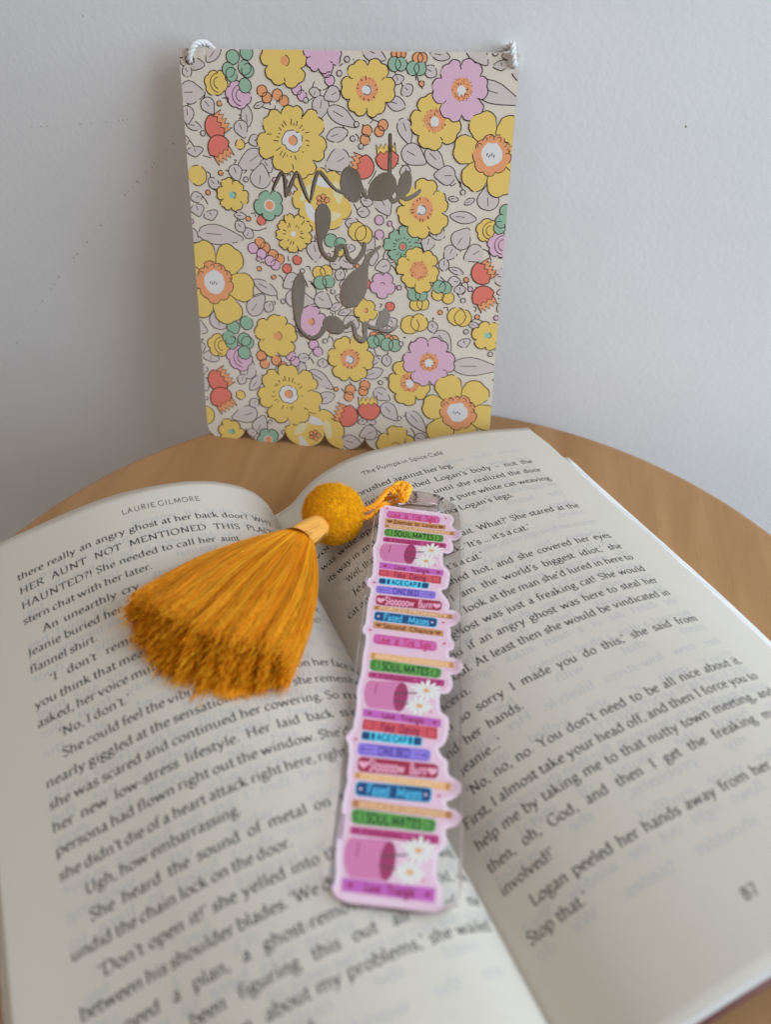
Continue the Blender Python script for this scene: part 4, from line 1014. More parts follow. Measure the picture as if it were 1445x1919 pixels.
for _ in range(9000):
    a = rl.uniform(-PW / 2 - 1, PW / 2 + 1); b_ = rl.uniform(0, PH); r = rl.choice((4.2, 3.4, 2.7, 2.1))
    if all(math.hypot(a - q[0], b_ - q[1]) > q[2] + r * .72 for q in taken):
        taken.append((a, b_, r)); an = rl.uniform(0, PI)
        if r > 2.5 or rl.random() < .5: extra.append(['leaf', a, b_, r * 1.05, r * 1.2, an])
        else: extra.append(['berry', a, b_, a + .1, b_, r * .42, rl.choice(('pink', 'orange', 'leaf', 'leaf'))])
        extra.append(['stem', (a - r * math.cos(an), b_ + r * math.sin(an)), (a - r * 1.5 * math.cos(an + .4), b_ + r * 1.5 * math.sin(an + .4)), (a - r * 2.0 * math.cos(an + .2), b_ + r * 1.9 * math.sin(an + .9))])
PRINT += extra
order = {'stem': 0, 'leaf': 1, 'roset': 3, 'berry': 4, 'tulip': 5, 'flower': 6, 'daff': 6, 'rose': 5}
for i, e in enumerate(sorted(PRINT, key=lambda e: order[e[0]])):
    LAY[0] += 0.0004; kd = e[0]; sd_ = i * 13 + 5
    if kd == 'stem':
        inkline([tuple(p)[:2] for p in catmull([(q[0], q[1], 0) for q in e[1:]], 6)], .30, seed=sd_, gaps=.04)
        continue
    if kd == 'berry':
        _, a, b_, a2, b2, r, c = e
        two = math.hypot(a2 - a, b2 - b_) > r * .6
        for (u, v_, rr_) in (((a2, b2, r * .95), (a, b_, r)) if two else ((a, b_, r),)):
            D_ = disc(u, v_, rr_, 18, .05, sd_); LAY[0] += .00015; fan(u, v_, D_, c); inkline(D_, .27, closed=True, gaps=.05, seed=sd_)
        continue
    if kd == 'leaf':
        _, a, b_, L_, W_, an = e
        an = -an
        lob = 3 if W_ > 3.2 else 0; D_ = lozenge(a, b_, max(L_ * 2.1, 2.2), max(W_ * 1.55, 1.9), an, lob, sd_)
        fan(a, b_, D_, 'leaf'); inkline(D_, .26, closed=True, gaps=.05, seed=sd_)
        l2 = L_ * .6; inkline([(a - l2 * math.cos(an), b_ - l2 * math.sin(an)), (a + l2 * .2 * math.cos(an + .3), b_ + l2 * .2 * math.sin(an + .3))], .22, seed=sd_)
        continue
    if kd == 'tulip':
        _, a, b_, r, c, c2, an = e
        ca, sa = math.cos(an), math.sin(an); tr = lambda x, y: (a + x * ca - y * sa, b_ + x * sa + y * ca)
        cup = [tr(r * .95 * math.cos(t) - r * .1, r * .9 * math.sin(t)) for t in np.linspace(PI * .5, PI * 1.5, 12)]
        zz = [tr(r * (.10 if k % 2 else .34), r * (-.9 + 1.8 * k / 8)) for k in range(1, 8)]
        cr2 = [tr(r * (.50 if k % 2 else .86), r * (-.72 + 1.44 * k / 8)) for k in range(0, 9)]
        cen = tr(-r * .2, 0)
        for k in range(8): put([tr(-.1 * r, r * (-.72 + 1.44 * k / 8)), cr2[k], cr2[k + 1], tr(-.1 * r, r * (-.72 + 1.44 * (k + 1) / 8))][::-1], c2)
        inkline([tr(.1 * r, -.72 * r)] + cr2 + [tr(.1 * r, .72 * r)], .26, seed=sd_)
        LAY[0] += .00016; body = cup + zz; fan(*cen, body, c); inkline(body, .30, closed=True, seed=sd_)
        continue
    if kd == 'roset':
        _, a, b_, r, c = e
        D_ = petals(a, b_, r, 6, .3, .0, .15, sd_, 6); fan(a, b_, D_, c); inkline(D_, .3, closed=True, gaps=.04, seed=sd_)
        for f_ in (.72, .42): inkline([(a + r * .25 + r * f_ * math.cos(t), b_ + r * f_ * math.sin(t)) for t in np.linspace(1.6, 4.6, 9)], .26, seed=sd_)
        continue
    _, a, b_, r, n, c, ph, st = e
    if kd == 'daff':
        D_ = petals(a, b_, r, n, ph, .05, .42, sd_); fan(a, b_, D_, c); inkline(D_, .3, closed=True, gaps=.05, seed=sd_)
        for k in range(n):
            t = ph + k * 2 * PI / n; inkline([(a + r * .42 * math.cos(t), b_ + r * .42 * math.sin(t)), (a + r * .60 * math.cos(t), b_ + r * .60 * math.sin(t))], .28)
        LAY[0] += .00022; D2 = petals(a, b_, r * .46, 9, .1, 0, .12, sd_, 5); fan(a, b_, D2, 'orange'); inkline(D2, .28, closed=True, gaps=.08, seed=sd_)
        LAY[0] += .00022; fan(a, b_ , disc(a, b_, r * .25, 16, .12, sd_), 'white')
        for k in range(6):
            t = .2 + k * .48; x0, y0 = a + r * .35 * math.cos(t), b_ + r * .35 * math.sin(t)
            inkline([(x0 + .8 * math.cos(u), y0 + .8 * math.sin(u)) for u in np.linspace(t - 2.4, t + 2.0 - 3.2 + 2.6, 6)], .22, dz=.0003)
        for k in range(4): inkline([(a - 1.8 + k * .8, b_ - .6 - (k % 2) * .5), (a - 1.5 + k * .8, b_ + .4 - (k % 2) * .5)], .3, dz=.0003)
        continue
    if kd == 'rose':
        D_ = petals(a, b_, r, n, ph, 0, .14, sd_, 8); fan(a, b_, D_, c); inkline(D_, .28, closed=True, gaps=.12, seed=sd_)
        LAY[0] += .00022
        for k, t in enumerate((.5, 1.6, 2.7, 3.9, 5.2)):
            L2 = lozenge(a + r * .52 * math.cos(t), b_ + r * .52 * math.sin(t), r * .62, r * .30, t + 1.3, 2, sd_ + k); fan(a + r * .52 * math.cos(t), b_ + r * .52 * math.sin(t), L2, 'white' if k % 2 else 'cream')
        for k, t in enumerate((.2, 1.4, 2.6, 3.8, 5.0)):
            LAY[0] += .0001; D2 = disc(a + r * .13 * math.cos(t), b_ + r * .11 * math.sin(t), r * .085, 9, .15, k); fan(a + r * .13 * math.cos(t), b_ + r * .11 * math.sin(t), D2, 'orange'); inkline(D2, .2, closed=True)
        continue
    D_ = petals(a, b_, r, n, ph, .08 if r > 6 else 0, .26, sd_, 12 if r > 5 else 7); fan(a, b_, D_, c); inkline(D_, .32 if r > 5 else .27, closed=True, gaps=.04, seed=sd_)
    if r > 6:
        for k in range(n):
            if (k + i) % 2: continue
            t = ph + k * 2 * PI / n; inkline([(a + r * .60 * math.cos(t), b_ + r * .60 * math.sin(t)), (a + r * .74 * math.cos(t + .05), b_ + r * .74 * math.sin(t + .05))], .28)
    LAY[0] += .00022
    if st == 'egg':
        W2 = petals(a, b_, r * .29, 7, .1, 0, .10, sd_, 5); fan(a, b_, W2, 'white'); inkline(W2, .26, closed=True, gaps=.06, seed=sd_)
        LAY[0] += .00022; fan(a, b_, disc(a, b_, r * .12), 'orange'); inkline([(a + .1 + r * .13 * math.cos(t), b_ + r * .13 * math.sin(t)) for t in np.linspace(-1.4, 1.6, 7)], .24)
        ticks(a, b_, r * .38, r * .50, 26, sd_)
    elif st in ('disc', 'disc2', 'disc3', 'dots'):
        rr_ = r * (.40 if st != 'disc3' else .36)
        fan(a, b_, disc(a, b_, rr_, 18, .04, sd_), 'orange'); LAY[0] += .00022
        if st != 'dots': fan(a, b_ - r * .04, disc(a, b_ - r * .04, rr_ * .45, 12, .12, sd_), 'white')
        if st == 'disc':
            inkline([(a + rr_ * .38 * math.cos(t), b_ - r * .04 + rr_ * .38 * math.sin(t)) for t in np.linspace(-2.5, 1.8, 10)], .26); ticks(a, b_, rr_ * .75, rr_ * 1.0, 14, sd_)
        else: dots(a, b_, rr_ * 1.08, 46, sd_, .17, 'dark', .25)
        if st in ('disc2', 'disc3'): ticks(a, b_, rr_ * .42, rr_ * .62, 8, sd_)
    elif st == 'teal': fan(a, b_, disc(a, b_, r * .2), 'teal'); inkline([(a + r * .24 * math.cos(t), b_ + r * .2 * math.sin(t)) for t in np.linspace(-1.2, 1.2, 6)], .24)
    elif st == 'orangeeye': fan(a, b_, disc(a, b_, r * .36), 'white'); LAY[0] += .00015; fan(a, b_, disc(a, b_, r * .28), 'orange')
    elif st == 'redeye': fan(a, b_, disc(a, b_, r * .14), 'red'); inkline(disc(a, b_, r * .2, 12), .22, closed=True); ticks(a, b_, r * .36, r * .50, 18, sd_)
    elif st == 'white': fan(a, b_, disc(a, b_, r * .13), 'white'); ticks(a, b_, r * .36, r * .52, 16, sd_)
    elif st == 'dot': fan(a, b_, disc(a, b_, r * .17), 'orange'); inkline([(a + r * .2 * math.cos(t), b_ + r * .2 * math.sin(t)) for t in np.linspace(-1.4, 1.4, 6)], .24)
    elif st == 'none': inkline([(a + r * .2 * math.cos(t), b_ + r * .2 * math.sin(t)) for t in np.linspace(.3, 2.6, 6)], .26)
    elif st == 'crumb': pass
pm = [mat('print_' + k, COLS[k], 0.75, 0.12) for k in CK]
for q in pm: bump(q, 1.0, 0.3, 0.00012, 2, (2600, 420, 400))
floral = mesh_obj('floral_print', PV, PF, pm, board, PMI)
floral['kind'] = 'stuff'
# hanging string
m_string = mat('white_cotton', srgb(226, 224, 222), 0.9, 0.1)
bump(m_string, 2500, 0.5, 0.0002, 2)
(hx1, hy1), (hx2, hy2) = HOLES
p1 = [(hx1, hy1, -6), (hx1, hy1 - .3, -1), (hx1 + .1, hy1 + .0, .9), (hx1 + 1.2, hy1 + 2.4, 1.7), (hx1 + 2.8, hy1 + 4.6, .9), (hx1 + 4.8, hy1 + 5.2, -1.6), (hx1 + 7.2, hy1 + 3.5, -4.6), (hx1 + 20, hy1 - 10, -6.4),
      (0, hy1 - 32, -6.6), (hx2 - 20, hy2 - 12, -6.4), (hx2 - 5, hy2 + 3.6, -4.4), (hx2 - 2.6, hy2 + 4.9, -2.2), (hx2 - .9, hy2 + 5.6, .1), (hx2 - .6, hy2 + 3.4, 1.6), (hx2 - .1, hy2 + 1.2, 1.3), (hx2, hy2 - .3, 0.2), (hx2, hy2, -5.5)]
V, F = twisted(p1, 1.0, 3, 5.0)
mesh_obj('hanging_string', V, F, m_string, plaque, smooth=True)

# ------------------------------------------------------------------ bookmark
BW, BH, BT = BM_POSE[6], BM_POSE[7], 3.0
bmk = thing('bookmark', 'clear acrylic bookmark printed with stacked books and flower vases, yellow tassel attached', 'bookmark')
wv = Vector(BM_POSE[3:6]); Rq = Matrix.Rotation(wv.length, 4, wv.normalized())
BMX = Matrix.Translation(Vector(BM_POSE[:3]) * MM) @ Rq; bmk.matrix_world = BMX
def rrect(w_, h_, rt, rb, n=10):
    """local x right, y down the panel is -y"""
    out = []
    for cx, cy, r, a0 in ((w_ / 2 - rt, -rt, rt, 0), (-w_ / 2 + rt, -rt, rt, PI / 2), (-w_ / 2 + rb, -h_ + rb, rb, PI), (w_ / 2 - rb, -h_ + rb, rb, 1.5 * PI)):
        out += [(cx + r * math.cos(a0 + PI / 2 * k / n), cy + r * math.sin(a0 + PI / 2 * k / n)) for k in range(n + 1)]
    return out
slot = []
for cx, a0 in ((6.0, -PI / 2), (-6.0, PI / 2)):
    slot += [(cx + 1.5 * math.cos(a0 + PI * k / 8), -5.6 + 1.5 * math.sin(a0 + PI * k / 8)) for k in range(9)]
m_acr = mat('acrylic_rim_pink_reflection', (0.98, 0.80, 0.87), 0.02, 0.5, 0.0, **{'Transmission Weight': 1.0, 'IOR': 1.47})  # rim tinted pink: the artwork's reflection in the edges, put into the colour
acr = extruded('acrylic_panel', [rrect(BW, BH, 12.5, 6.0), slot[::-1]], BT, m_acr, 0.3, bmk)
acr.location = (0, 0, -BT * MM)
m_clear = bpy.data.materials.new('clear_acrylic_face'); m_clear.use_nodes = True; nt = m_clear.node_tree; nt.nodes.clear()
out_ = nt.nodes.new('ShaderNodeOutputMaterial'); mxs = nt.nodes.new('ShaderNodeMixShader'); trn = nt.nodes.new('ShaderNodeBsdfTransparent'); gls = nt.nodes.new('ShaderNodeBsdfGlossy'); lw = nt.nodes.new('ShaderNodeLayerWeight'); pw_ = nt.nodes.new('ShaderNodeMath'); pw_.operation = 'POWER'; pw_.inputs[1].default_value = 5; fre = nt.nodes.new('ShaderNodeMath'); fre.operation = 'MULTIPLY_ADD'; fre.inputs[1].default_value = 0.9; fre.inputs[2].default_value = 0.035
gls.inputs['Roughness'].default_value = 0.02; lw.inputs[0].default_value = 0.5; nt.links.new(lw.outputs['Facing'], pw_.inputs[0]); nt.links.new(pw_.outputs[0], fre.inputs[0]); trn.inputs[0].default_value = (0.985, 0.985, 0.985, 1)
nt.links.new(fre.outputs[0], mxs.inputs[0]); nt.links.new(trn.outputs[0], mxs.inputs[1]); nt.links.new(gls.outputs[0], mxs.inputs[2]); nt.links.new(mxs.outputs[0], out_.inputs[0])
acr.data.materials.append(m_clear)
for p in acr.data.polygons:
    if abs(p.normal.z) > 0.98: p.material_index = 1
BC = {'base': srgb(235, 196, 210), 'rim': srgb(243, 216, 225), 'lavpink': srgb(216, 112, 176), 'rose': srgb(206, 36, 96), 'tan': srgb(208, 146, 86), 'brown': srgb(116, 60, 34), 'cream': srgb(246, 206, 160),
      'green': srgb(98, 164, 72), 'darkgreen': srgb(14, 56, 26), 'magenta': srgb(204, 76, 142), 'crimson': srgb(150, 16, 70), 'orchid': srgb(200, 98, 182), 'coral': srgb(218, 84, 92), 'cyan': srgb(80, 210, 235),
      'navy': srgb(16, 62, 110), 'violet': srgb(150, 126, 218), 'purple': srgb(72, 46, 150), 'claret': srgb(166, 32, 66), 'blush': srgb(246, 176, 196), 'navyglow': srgb(18, 70, 122), 'sky': srgb(80, 190, 225),
      'peach': srgb(238, 178, 112), 'vase': srgb(216, 126, 170), 'vasein': srgb(164, 54, 100), 'petal': srgb(238, 238, 224), 'eye': srgb(240, 170, 70), 'stalk': srgb(92, 66, 70)}
BK = list(BC); BI = {k: i for i, k in enumerate(BK)}
AV = []; AF = []; AM = []; BL = [0.0]
def bput(poly, c, dz=0.0):
    a = 0; P = [(p[0], -p[1]) for p in poly]
    for j in range(len(P)): a += P[j - 1][0] * P[j][1] - P[j][0] * P[j - 1][1]
    o = len(AV); AV.extend([(p[0], p[1], BL[0] + dz) for p in P]); ids = list(range(o, o + len(P))); AF.append(ids if a > 0 else ids[::-1]); AM.append(BI[c])
def bfan(cx, cy, ring, c, dz=0):
    for i in range(len(ring)): bput([(cx, cy), ring[i - 1], ring[i]], c, dz)
def bline(pts, wd, c, dz=.0006, closed=False):
    wd *= 1.7
    for q in pen_quads(pts, wd, wd, 0, closed): bput(q, c, dz)
O2 = [tuple(p)[:2] for p in catmull([(p[0], p[1], 0) for p in OUTLINE + OUTLINE[:1]], 3)][:-1]
def tess(P, c, dz):
    for t in tessellate_polygon([[Vector((p[0], p[1], 0)) for p in P]]): bput([P[i] for i in t], c, dz)
tess(O2, 'base', 0); bline(O2, .6, 'rim', .0005, True)
BL[0] += .002
def star(cx, cy, r, c):
    bfan(cx, cy, [(cx + (r if k % 2 else r * .45) * math.cos(PI * k / 5 + .3), cy + (r if k % 2 else r * .45) * math.sin(PI * k / 5 + .3)) for k in range(10)], c, .001)
def heart(cx, cy, r, c):
    H = [(cx + r * .062 * 16 * math.sin(t) ** 3, cy - r * .062 * (13 * math.cos(t) - 5 * math.cos(2 * t) - 2 * math.cos(3 * t) - math.cos(4 * t))) for t in np.linspace(0, 2 * PI, 18)[:-1]]
    bfan(cx, cy, H, c, .001)
for sx, sy in STARS: star(sx, sy, .62, 'rose')
for base_c, txt, tc_, Q, deco in SPINES:
    BL[0] += .002
    LT, RT, RB, LB = [np.array(q) for q in Q]
    mp_ = lambda u, v_: tuple((LT * (1 - u) + RT * u) * (1 - v_) + (LB * (1 - u) + RB * u) * v_)
    Wd = np.linalg.norm(RT - LT); Hd = np.linalg.norm(LB - LT); ru = min(.35 * Hd / Wd, .04)
    def rr_(u0, v0_, u1, v1, cr_):
        o = []; cu_, cv_ = cr_ * Hd / Wd, cr_
        for cx, cy, a0 in ((u1 - cu_, v0_ + cv_, -PI / 2), (u1 - cu_, v1 - cv_, 0), (u0 + cu_, v1 - cv_, PI / 2), (u0 + cu_, v0_ + cv_, PI)):
            o += [mp_(cx + cu_ * math.cos(a0 + PI / 2 * k / 4), cy + cv_ * math.sin(a0 + PI / 2 * k / 4)) for k in range(5)]
        return o
    if base_c == 'navyglow':
        ring = rr_(-.012, -.05, 1.012, 1.05, .3); bfan(*mp_(.5, .5), ring, 'cyan', -.0006)
    rd = {'tan': .08, 'peach': .08, 'coral': .1, 'orchid': .04}.get(base_c, .28)
    ring = rr_(0, 0, 1, 1, rd); bfan(*mp_(.5, .5), ring, base_c)
    e = Hd / Wd
    u0, u1 = .14, .86
    if deco == 'frame': bline(rr_(.03, .14, .97, .86, .3), .12, 'rose', .0008, True); u0, u1 = .08, .92
    elif deco in ('hearts', 'bighearts'):
        rr2 = Hd * (.32 if deco == 'hearts' else .30)
        for u in (.075, .925): heart(*mp_(u, .5), rr2, tc_)
        if base_c == 'magenta': bline(rr_(.02, .16, .98, .84, .3), .12, 'crimson', .0008, True)
        if deco == 'bighearts':
            for u in (.02, .98):
                for k in range(6): bfan(*mp_(u, .12 + k * .15), [(mp_(u, .12 + k * .15)[0] + .1 * math.cos(t), mp_(u, .12 + k * .15)[1] + .1 * math.sin(t)) for t in np.linspace(0, 2 * PI, 7)[:-1]], tc_, .001)
    elif deco == 'bars':
        for u in (.03, .045, .955, .97): bline([mp_(u, .1), mp_(u, .9)], .09, 'brown')
        u0, u1 = .07, .93
    elif deco == 'brackets':
        for s_ in (0, 1):
            f = lambda u: u if s_ == 0 else 1 - u
            bline([mp_(f(.085), .14), mp_(f(.13), .14), mp_(f(.13), .86), mp_(f(.085), .86)], .15, tc_)
            for o_ in (.03, .06): bline([mp_(f(o_ + .03), .12), mp_(f(o_), .35), mp_(f(o_), .65), mp_(f(o_ + .03), .88)], .14, tc_)
        u0, u1 = .17, .83
    elif deco == 'stars':
        for u in (.09, .92): star(*mp_(u, .5), Hd * .3, tc_)
        u0, u1 = .24, .78
    elif deco == 'boxes':
        for a_, c_ in ((.02, .14), (.86, .98)): bline(rr_(a_, .14, c_, .86, .05), .12, tc_, .0008, True)
        u0, u1 = .24, .76
    elif deco == 'blocks':
        for a_, c_ in ((.01, .14), (.165, .22), (.78, .83), (.86, .985)): bfan(*mp_((a_ + c_) / 2, .5), rr_(a_, .1, c_, .9, .12), 'navy', .0008)
        u0, u1 = .25, .75
    elif deco == 'arrows':
        bline(rr_(.03, .14, .97, .86, .4), .08, 'purple', .0008, True)
        for a_, c_ in ((.08, .22), (.78, .92)):
            bline([mp_(a_, .5), mp_(c_, .5)], .12, tc_); star(*mp_(a_ if a_ < .5 else c_, .5), Hd * .16, tc_)
        u0, u1 = .28, .72
    elif deco == 'dots':
        for u in (.06, .93): bfan(*mp_(u, .5), [(mp_(u, .5)[0] + .35 * math.cos(t), mp_(u, .5)[1] + .35 * math.sin(t)) for t in np.linspace(0, 2 * PI, 9)[:-1]], 'eye' if Wd < 13 else 'rim', .001)
        u0, u1 = .14, .88
    em = 1.0; H_ = 1.0 if not txt.isupper() else .95
    for q in lay_text(SANSB, txt, 0, 100, 14 * (12.0 / max(len(txt), 6))): 
        pts = []
        for x_, y_ in q:
            k_ = 14 * (12.0 / max(len(txt), 6)); pts.append(mp_(u0 + (u1 - u0) * x_ / 100, .5 + H_ * (.34 - y_ / k_)))
        bput(pts, tc_, .0015)
for body_, ec, (er, eh), f1, f2, s1, s2, s3, stp in VASES:
    BL[0] += .002
    LT, RT, RB, LB = [np.array(q) for q in body_]
    mp_ = lambda u, v_: tuple((LT * (1 - u) + RT * u) * (1 - v_) + (LB * (1 - u) + RB * u) * v_)
    ring = [mp_(1, 0), mp_(1, 1)] + [mp_(.18 - .18 * math.sin(t), .5 + .5 * math.cos(t)) for t in np.linspace(0, PI, 12)]
    bfan(*mp_(.6, .5), ring, 'vase'); BL[0] += .001
    rg = [(ec[0] + er * math.cos(t) + .06 * eh * -math.sin(t), ec[1] + eh * math.sin(t)) for t in np.linspace(0, 2 * PI, 25)[:-1]]
    bfan(ec[0], ec[1], rg, 'vasein'); bline(s3, .18, 'vasein'); BL[0] += .001
    rr2 = random.Random(3)
    for fc, sp, r0 in ((f1, (-1.0, 4.4), eh * .95), (f2, (.2, 5.6), eh * .85)):
        for k in range(13):
            t = 2 * PI * k / 13; r = r0 * rr2.uniform(.8, 1.05); L_ = [(fc[0] + r * math.cos(t + q_) * f_, fc[1] + r * math.sin(t + q_) * f_ * .8) for q_, f_ in ((-.1, .15), (-.20, .6), (-.08, .95), (.08, .97), (.20, .6), (.1, .15))]
            cx = sum(p[0] for p in L_) / 6; cy = sum(p[1] for p in L_) / 6
            if cx < ec[0] + er * .3: continue
            BL[0] += .0002; bfan(cx, cy, L_, 'petal')
        BL[0] += .0005; bfan(fc[0], fc[1], [(fc[0] + .75 * math.cos(t), fc[1] + .5 * math.sin(t)) for t in np.linspace(0, 2 * PI, 11)[:-1]], 'eye', .001)
    bline(s1, .22, 'stalk', .001); bline(s2, .22, 'stalk', .001); star(*stp, .45, 'rose')
bmats = [mat('print_' + k, BC[k], 0.5, 0.2) for k in BK]
art = mesh_obj('printed_artwork', AV, AF, bmats, bmk, AM); art.location = (0, 0, -1.5 * MM); art['kind'] = 'stuff'

# ------------------------------------------------------------------ tassel, pompom, cord
m_yarn = mat('mustard_rayon', srgb(240, 150, 22), 0.42, 0.30)
b = m_yarn.node_tree.nodes['Principled BSDF']; b.inputs['Sheen Weight'].default_value = 0.0
oi = N(m_yarn, 'ShaderNodeNewGeometry'); cr = N(m_yarn, 'ShaderNodeValToRGB')
cr.color_ramp.elements[0].color = (*srgb(255, 150, 0), 1); cr.color_ramp.elements[1].color = (*srgb(255, 198, 48), 1)
LK(m_yarn, oi, 'Random Per Island', cr, 0); LK(m_yarn, cr, 0, b, 'Base Color')
m_pom = mat('yellow_wool', srgb(246, 180, 20), 0.8, 0.15); b = m_pom.node_tree.nodes['Principled BSDF']; b.inputs['Sheen Weight'].default_value = 0.1
oi = N(m_pom, 'ShaderNodeNewGeometry'); cr = N(m_pom, 'ShaderNodeValToRGB')
cr.color_ramp.elements[0].color = (*srgb(255, 176, 0), 1); cr.color_ramp.elements[1].color = (*srgb(255, 200, 8), 1)
LK(m_pom, oi, 'Random Per Island', cr, 0); LK(m_pom, cr, 0, b, 'Base Color')
inv = BMX.inverted()
def child_of_bm(o): o.parent = bmk; o.matrix_parent_inverse = inv; return o
POM = np.array([13.9, -105.9, 25.8]); PR = 10.0
# pompom: a core and short fibres
me_v = []; me_f = []
NL, NO = 16, 28
for i in range(NL + 1):
    for j in range(NO):
        t = PI * i / NL; p = 2 * PI * j / NO; r = PR * .95
        me_v.append((POM[0] + r * math.sin(t) * math.cos(p), POM[1] + r * math.sin(t) * math.sin(p), POM[2] + r * math.cos(t)))
for i in range(NL):
    for j in range(NO):
        j2 = (j + 1) % NO; me_f.append((i * NO + j, (i + 1) * NO + j, (i + 1) * NO + j2, i * NO + j2))
pom = child_of_bm(mesh_obj('pompom', me_v, me_f, m_pom, None, smooth=True))
def fibres(P0, P1, P2, r0, r1, name, material, parent=None, seg=3):
    """thin three-sided strands through quadratic curves (arrays n x 3), joined into one mesh"""
    n = len(P0); T = np.linspace(0, 1, seg + 1); C = []
    for t in T: C.append(P0 * (1 - t) ** 2 + 2 * P1 * t * (1 - t) + P2 * t * t)
    C = np.stack(C, 1); return strands(C, r0, r1, name, material, parent)
def strands(C, r0, r1, name, material, parent=None):
    n, k, _ = C.shape
    D = np.gradient(C, axis=1); D /= np.linalg.norm(D, axis=2, keepdims=True) + 1e-9
    ref = np.where(np.abs(D[..., 2:3]) < .8, np.array([0, 0, 1.0]), np.array([1.0, 0, 0])); A = np.cross(D, ref); A /= np.linalg.norm(A, axis=2, keepdims=True); B = np.cross(D, A)
    rad = np.linspace(0, 1, k)[None, :, None] * (r1 - r0) + r0
    if np.ndim(rad) == 3: rad = np.broadcast_to(rad, (n, k, 1))
    V = np.stack([C + (A * math.cos(a) + B * math.sin(a)) * rad for a in (0, 2.0944, 4.18879)], 2)  # n,k,3,3
    V = V.reshape(-1, 3); base = (np.arange(n) * k * 3)[:, None, None]
    i = np.arange(k - 1)[None, :, None]; s = np.arange(3)[None, None, :]; s2 = (s + 1) % 3
    a = base + i * 3 + s; b_ = base + i * 3 + s2; F = np.stack([a, b_, b_ + 3, a + 3], -1).reshape(-1, 4)
    me = bpy.data.meshes.new(name); nv, nf = len(V), len(F)
    me.vertices.add(nv); me.vertices.foreach_set('co', (V * MM).astype(np.float32).ravel())
    me.loops.add(nf * 4); me.loops.foreach_set('vertex_index', F.astype(np.int32).ravel())
    me.polygons.add(nf); me.polygons.foreach_set('loop_start', np.arange(nf, dtype=np.int32) * 4)
    me.update(calc_edges=True); me.polygons.foreach_set('use_smooth', [True] * nf); me.materials.append(material)
    o = bpy.data.objects.new(name, me); col.objects.link(o)
    if parent is not None: o.parent = parent
    o['kind'] = 'stuff'; return o
n = 14000
d = rng.normal(size=(n, 3)); d /= np.linalg.norm(d, axis=1, keepdims=True); j = rng.normal(size=(n, 3)) * .14
ln = rng.normal(1.0, .036, (n, 1)); P0 = POM + d * PR * .88; P2 = POM + (d + j) / np.linalg.norm(d + j, axis=1, keepdims=True) * PR * ln; P1 = (P0 + P2) / 2 + rng.normal(size=(n, 3)) * .15
child_of_bm(fibres(P0, P1, P2, .11, .05, 'pompom_fibres', m_pom)).parent = pom
# tassel
NECK = np.array([11.6, -113.6, 27.0]); HEAD = np.array([8.3, -122.4, 29.3]); BASE = np.array([-1.0, -177.0, 36.2])
EL_ = np.array([-28.0, -163.2, 36.0]); ER = np.array([23.2, -182.0, 33.5])
LAT = (ER - EL_) / 2; CEN = (ER + EL_) / 2
tas = child_of_bm(bpy.data.objects.new('tassel', None)); col.objects.link(tas)
ax = (BASE - HEAD); ax_n = ax / np.linalg.norm(ax); lat_n = LAT - ax_n * (LAT @ ax_n); lat_n /= np.linalg.norm(lat_n); up_n = np.cross(lat_n, ax_n); up_n *= np.sign(up_n[2])
halfw = np.linalg.norm(LAT)
LEN = 57.6
def tassel_curves(n, rad_fn, spread, seg, seed, lenj=.02, lift=0.0):
    r = np.random.default_rng(seed)
    th = r.uniform(0, 2 * PI, n); q = np.sqrt(r.uniform(0, 1, n)) if rad_fn is None else rad_fn(r, n)
    x = q * np.cos(th); y = q * np.sin(th)
    if rad_fn is None or True:
        x = np.sign(x) * np.abs(x) ** .9
    # bunching into locks
    lock = np.round(x * 17 + r.normal(0, .55, n)) / 17; x = x * .86 + lock * .14 + .02 * np.sin(x * 23)
    ang = np.where(x < 0, x * .46, x * .37) * spread + .02 * np.sin(lock * 31)                            # fan angle in the sheet of the tassel
    T = np.linspace(0, 1, seg); L = LEN * (1 + r.normal(0, lenj, n)) * (1 + .03 * np.cos(x * 3) + .012 * np.sin(lock * 53) - .065 * y)
    C = np.zeros((n, seg, 3)); NK = 3.2
    wob = r.normal(0, 1, (n, 3)); fl = r.normal(0, .42, (n, 2))
    for i, t in enumerate(T):
        f = t ** .82
        along = L * t * np.cos(ang * f); side = NK * x * (1 - .2 * t) + L * np.sin(ang) * (1.45 * t ** .85 - .45 * t ** 2.2) * .97
        thick = NK * y * (1 - t) + y * (7.0 * t ** .7) + (.7 * np.sin(lock * 40) + .5 * np.sin(lock * 91)) * t + lift * t
        side = side + wob[:, 0] * .5 * math.sin(PI * t) + .35 * np.sin(wob[:, 1] * 9 + t * 7) * t; thick = thick + wob[:, 2] * .35 * math.sin(PI * t)
        e_ = max(0.0, t - .86) * 9; side = side + fl[:, 0] * e_; thick = thick + fl[:, 1] * e_
        C[:, i, :] = HEAD + ax_n * along[:, None] + lat_n * side[:, None] + up_n * thick[:, None]
    return C
def lift_clear(C, gap=.35):
    """keep strands above the page"""
    xs = np.linspace(C[..., 0].min() - 1, C[..., 0].max() + 1, 46); ys = np.linspace(C[..., 1].min() - 1, C[..., 1].max() + 1, 46)
    G = np.array([[page_z(x, y) for x in xs] for y in ys])
    fx = (C[..., 0] - xs[0]) / (xs[1] - xs[0]); fy = (C[..., 1] - ys[0]) / (ys[1] - ys[0]); ix = fx.astype(int); iy = fy.astype(int); ax_, ay_ = fx - ix, fy - iy
    z = G[iy, ix] * (1 - ax_) * (1 - ay_) + G[iy, ix + 1] * ax_ * (1 - ay_) + G[iy + 1, ix] * (1 - ax_) * ay_ + G[iy + 1, ix + 1] * ax_ * ay_
    C[..., 2] = np.maximum(C[..., 2], z + gap + (C[..., 2] - z).clip(-8, 0) * -.02)
    return C
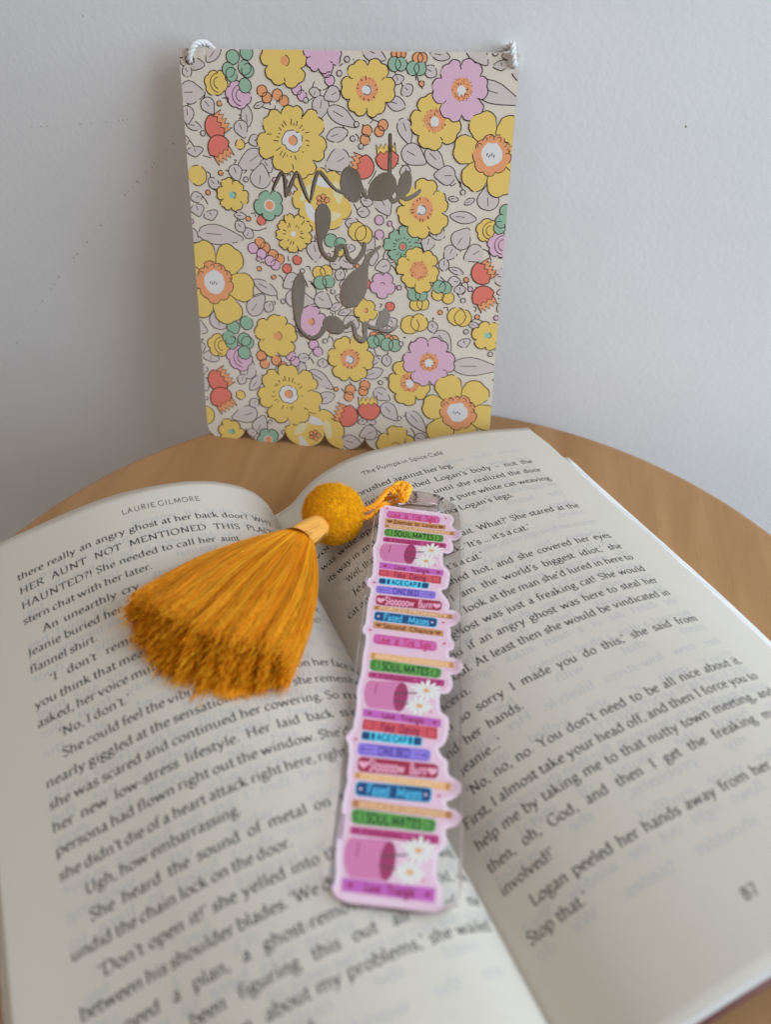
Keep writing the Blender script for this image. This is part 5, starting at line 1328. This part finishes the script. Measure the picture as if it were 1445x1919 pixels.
C = lift_clear(tassel_curves(9000, None, 1.0, 13, 1)); strands(C, .09, .085, 'tassel_threads', m_yarn, tas)
C = lift_clear(tassel_curves(4200, lambda r, n: r.uniform(.88, 1.0, n), 1.0, 15, 2, .03)); strands(C, .075, .07, 'tassel_threads', m_yarn, tas)
C = lift_clear(tassel_curves(34, lambda r, n: r.uniform(.5, 1.06, n), 1.04, 15, 5, .05, .6)); strands(C, .07, .06, 'stray_threads', m_yarn, tas)
# neck binding: threads wound lengthwise round a core
V, F = tube([tuple(NECK - ax_n * 1.5), tuple(NECK), tuple((NECK + HEAD) / 2), tuple(HEAD), tuple(HEAD + ax_n * 3.5)], [3.4, 3.9, 4.15, 4.3, 3.4], 28)
m_neck = mat('neck_rayon', srgb(244, 178, 84), 0.35, 0.5)
mesh_obj('neck', V, F, m_neck, tas, smooth=True)
n = 420; th = rng.uniform(0, 2 * PI, n); C = np.zeros((n, 9, 3)); T = np.linspace(0, 1, 9); tw = rng.normal(.35, .12, n)
for i, t in enumerate(T):
    c = NECK - ax_n * 1.5 + (HEAD - NECK + ax_n * 5.2) * t; r_ = np.interp(t, [0, .3, .6, .85, 1], [3.5, 4.0, 4.3, 4.5, 5.3])
    C[:, i, :] = c + (lat_n * np.cos(th + tw * t)[:, None] + up_n * np.sin(th + tw * t)[:, None]) * r_
strands(C, .16, .16, 'neck_threads', m_neck, tas)
# cord from the pompom to the slot
def bl(x, y, z=0.0): p = BMX @ Vector((x * MM, -y * MM, z * MM)); return tuple(c / MM for c in p)
kx = -5.6
c1 = [tuple(POM + np.array([7, 1.5, 1.0])), tuple(POM + np.array([12.5, 4.5, 1.8])), bl(kx - 4.5, 3.6, 2.0), bl(kx - 1.0, 3.0, 2.6), bl(kx + .4, 5.2, 1.4), bl(kx + .2, 6.0, -1.5), bl(kx, 4.0, -3.4)]
c2 = [tuple(POM + np.array([7, -1, .5])), tuple(POM + np.array([12, 2.0, -.6])), bl(kx - 6, 7.2, -1.4), bl(kx - 3.2, 4.2, -3.6), bl(kx - .4, .2, -2.2), bl(kx + .2, -1.0, .3), bl(kx + .5, 1.0, 2.2), bl(kx - .3, 4.2, 1.6), bl(kx - .1, 5.6, -1.0), bl(kx, 4.6, -3.2)]
parts = [twisted(c1, .95, 3, 4.2), twisted(c2, .95, 3, 4.2), twisted([bl(kx - 2.6, 4.4, 1.2), bl(kx - 2.0, .4, 1.9), bl(kx + .6, -1.0, 1.4), bl(kx + 2.2, .8, 1.7), bl(kx + 1.9, 3.8, 2.0), bl(kx + 1.0, 5.9, 0.2)], 1.15, 3, 4.4)]
V, F = merge(parts)
child_of_bm(mesh_obj('cord', V, F, m_yarn, None, smooth=True))
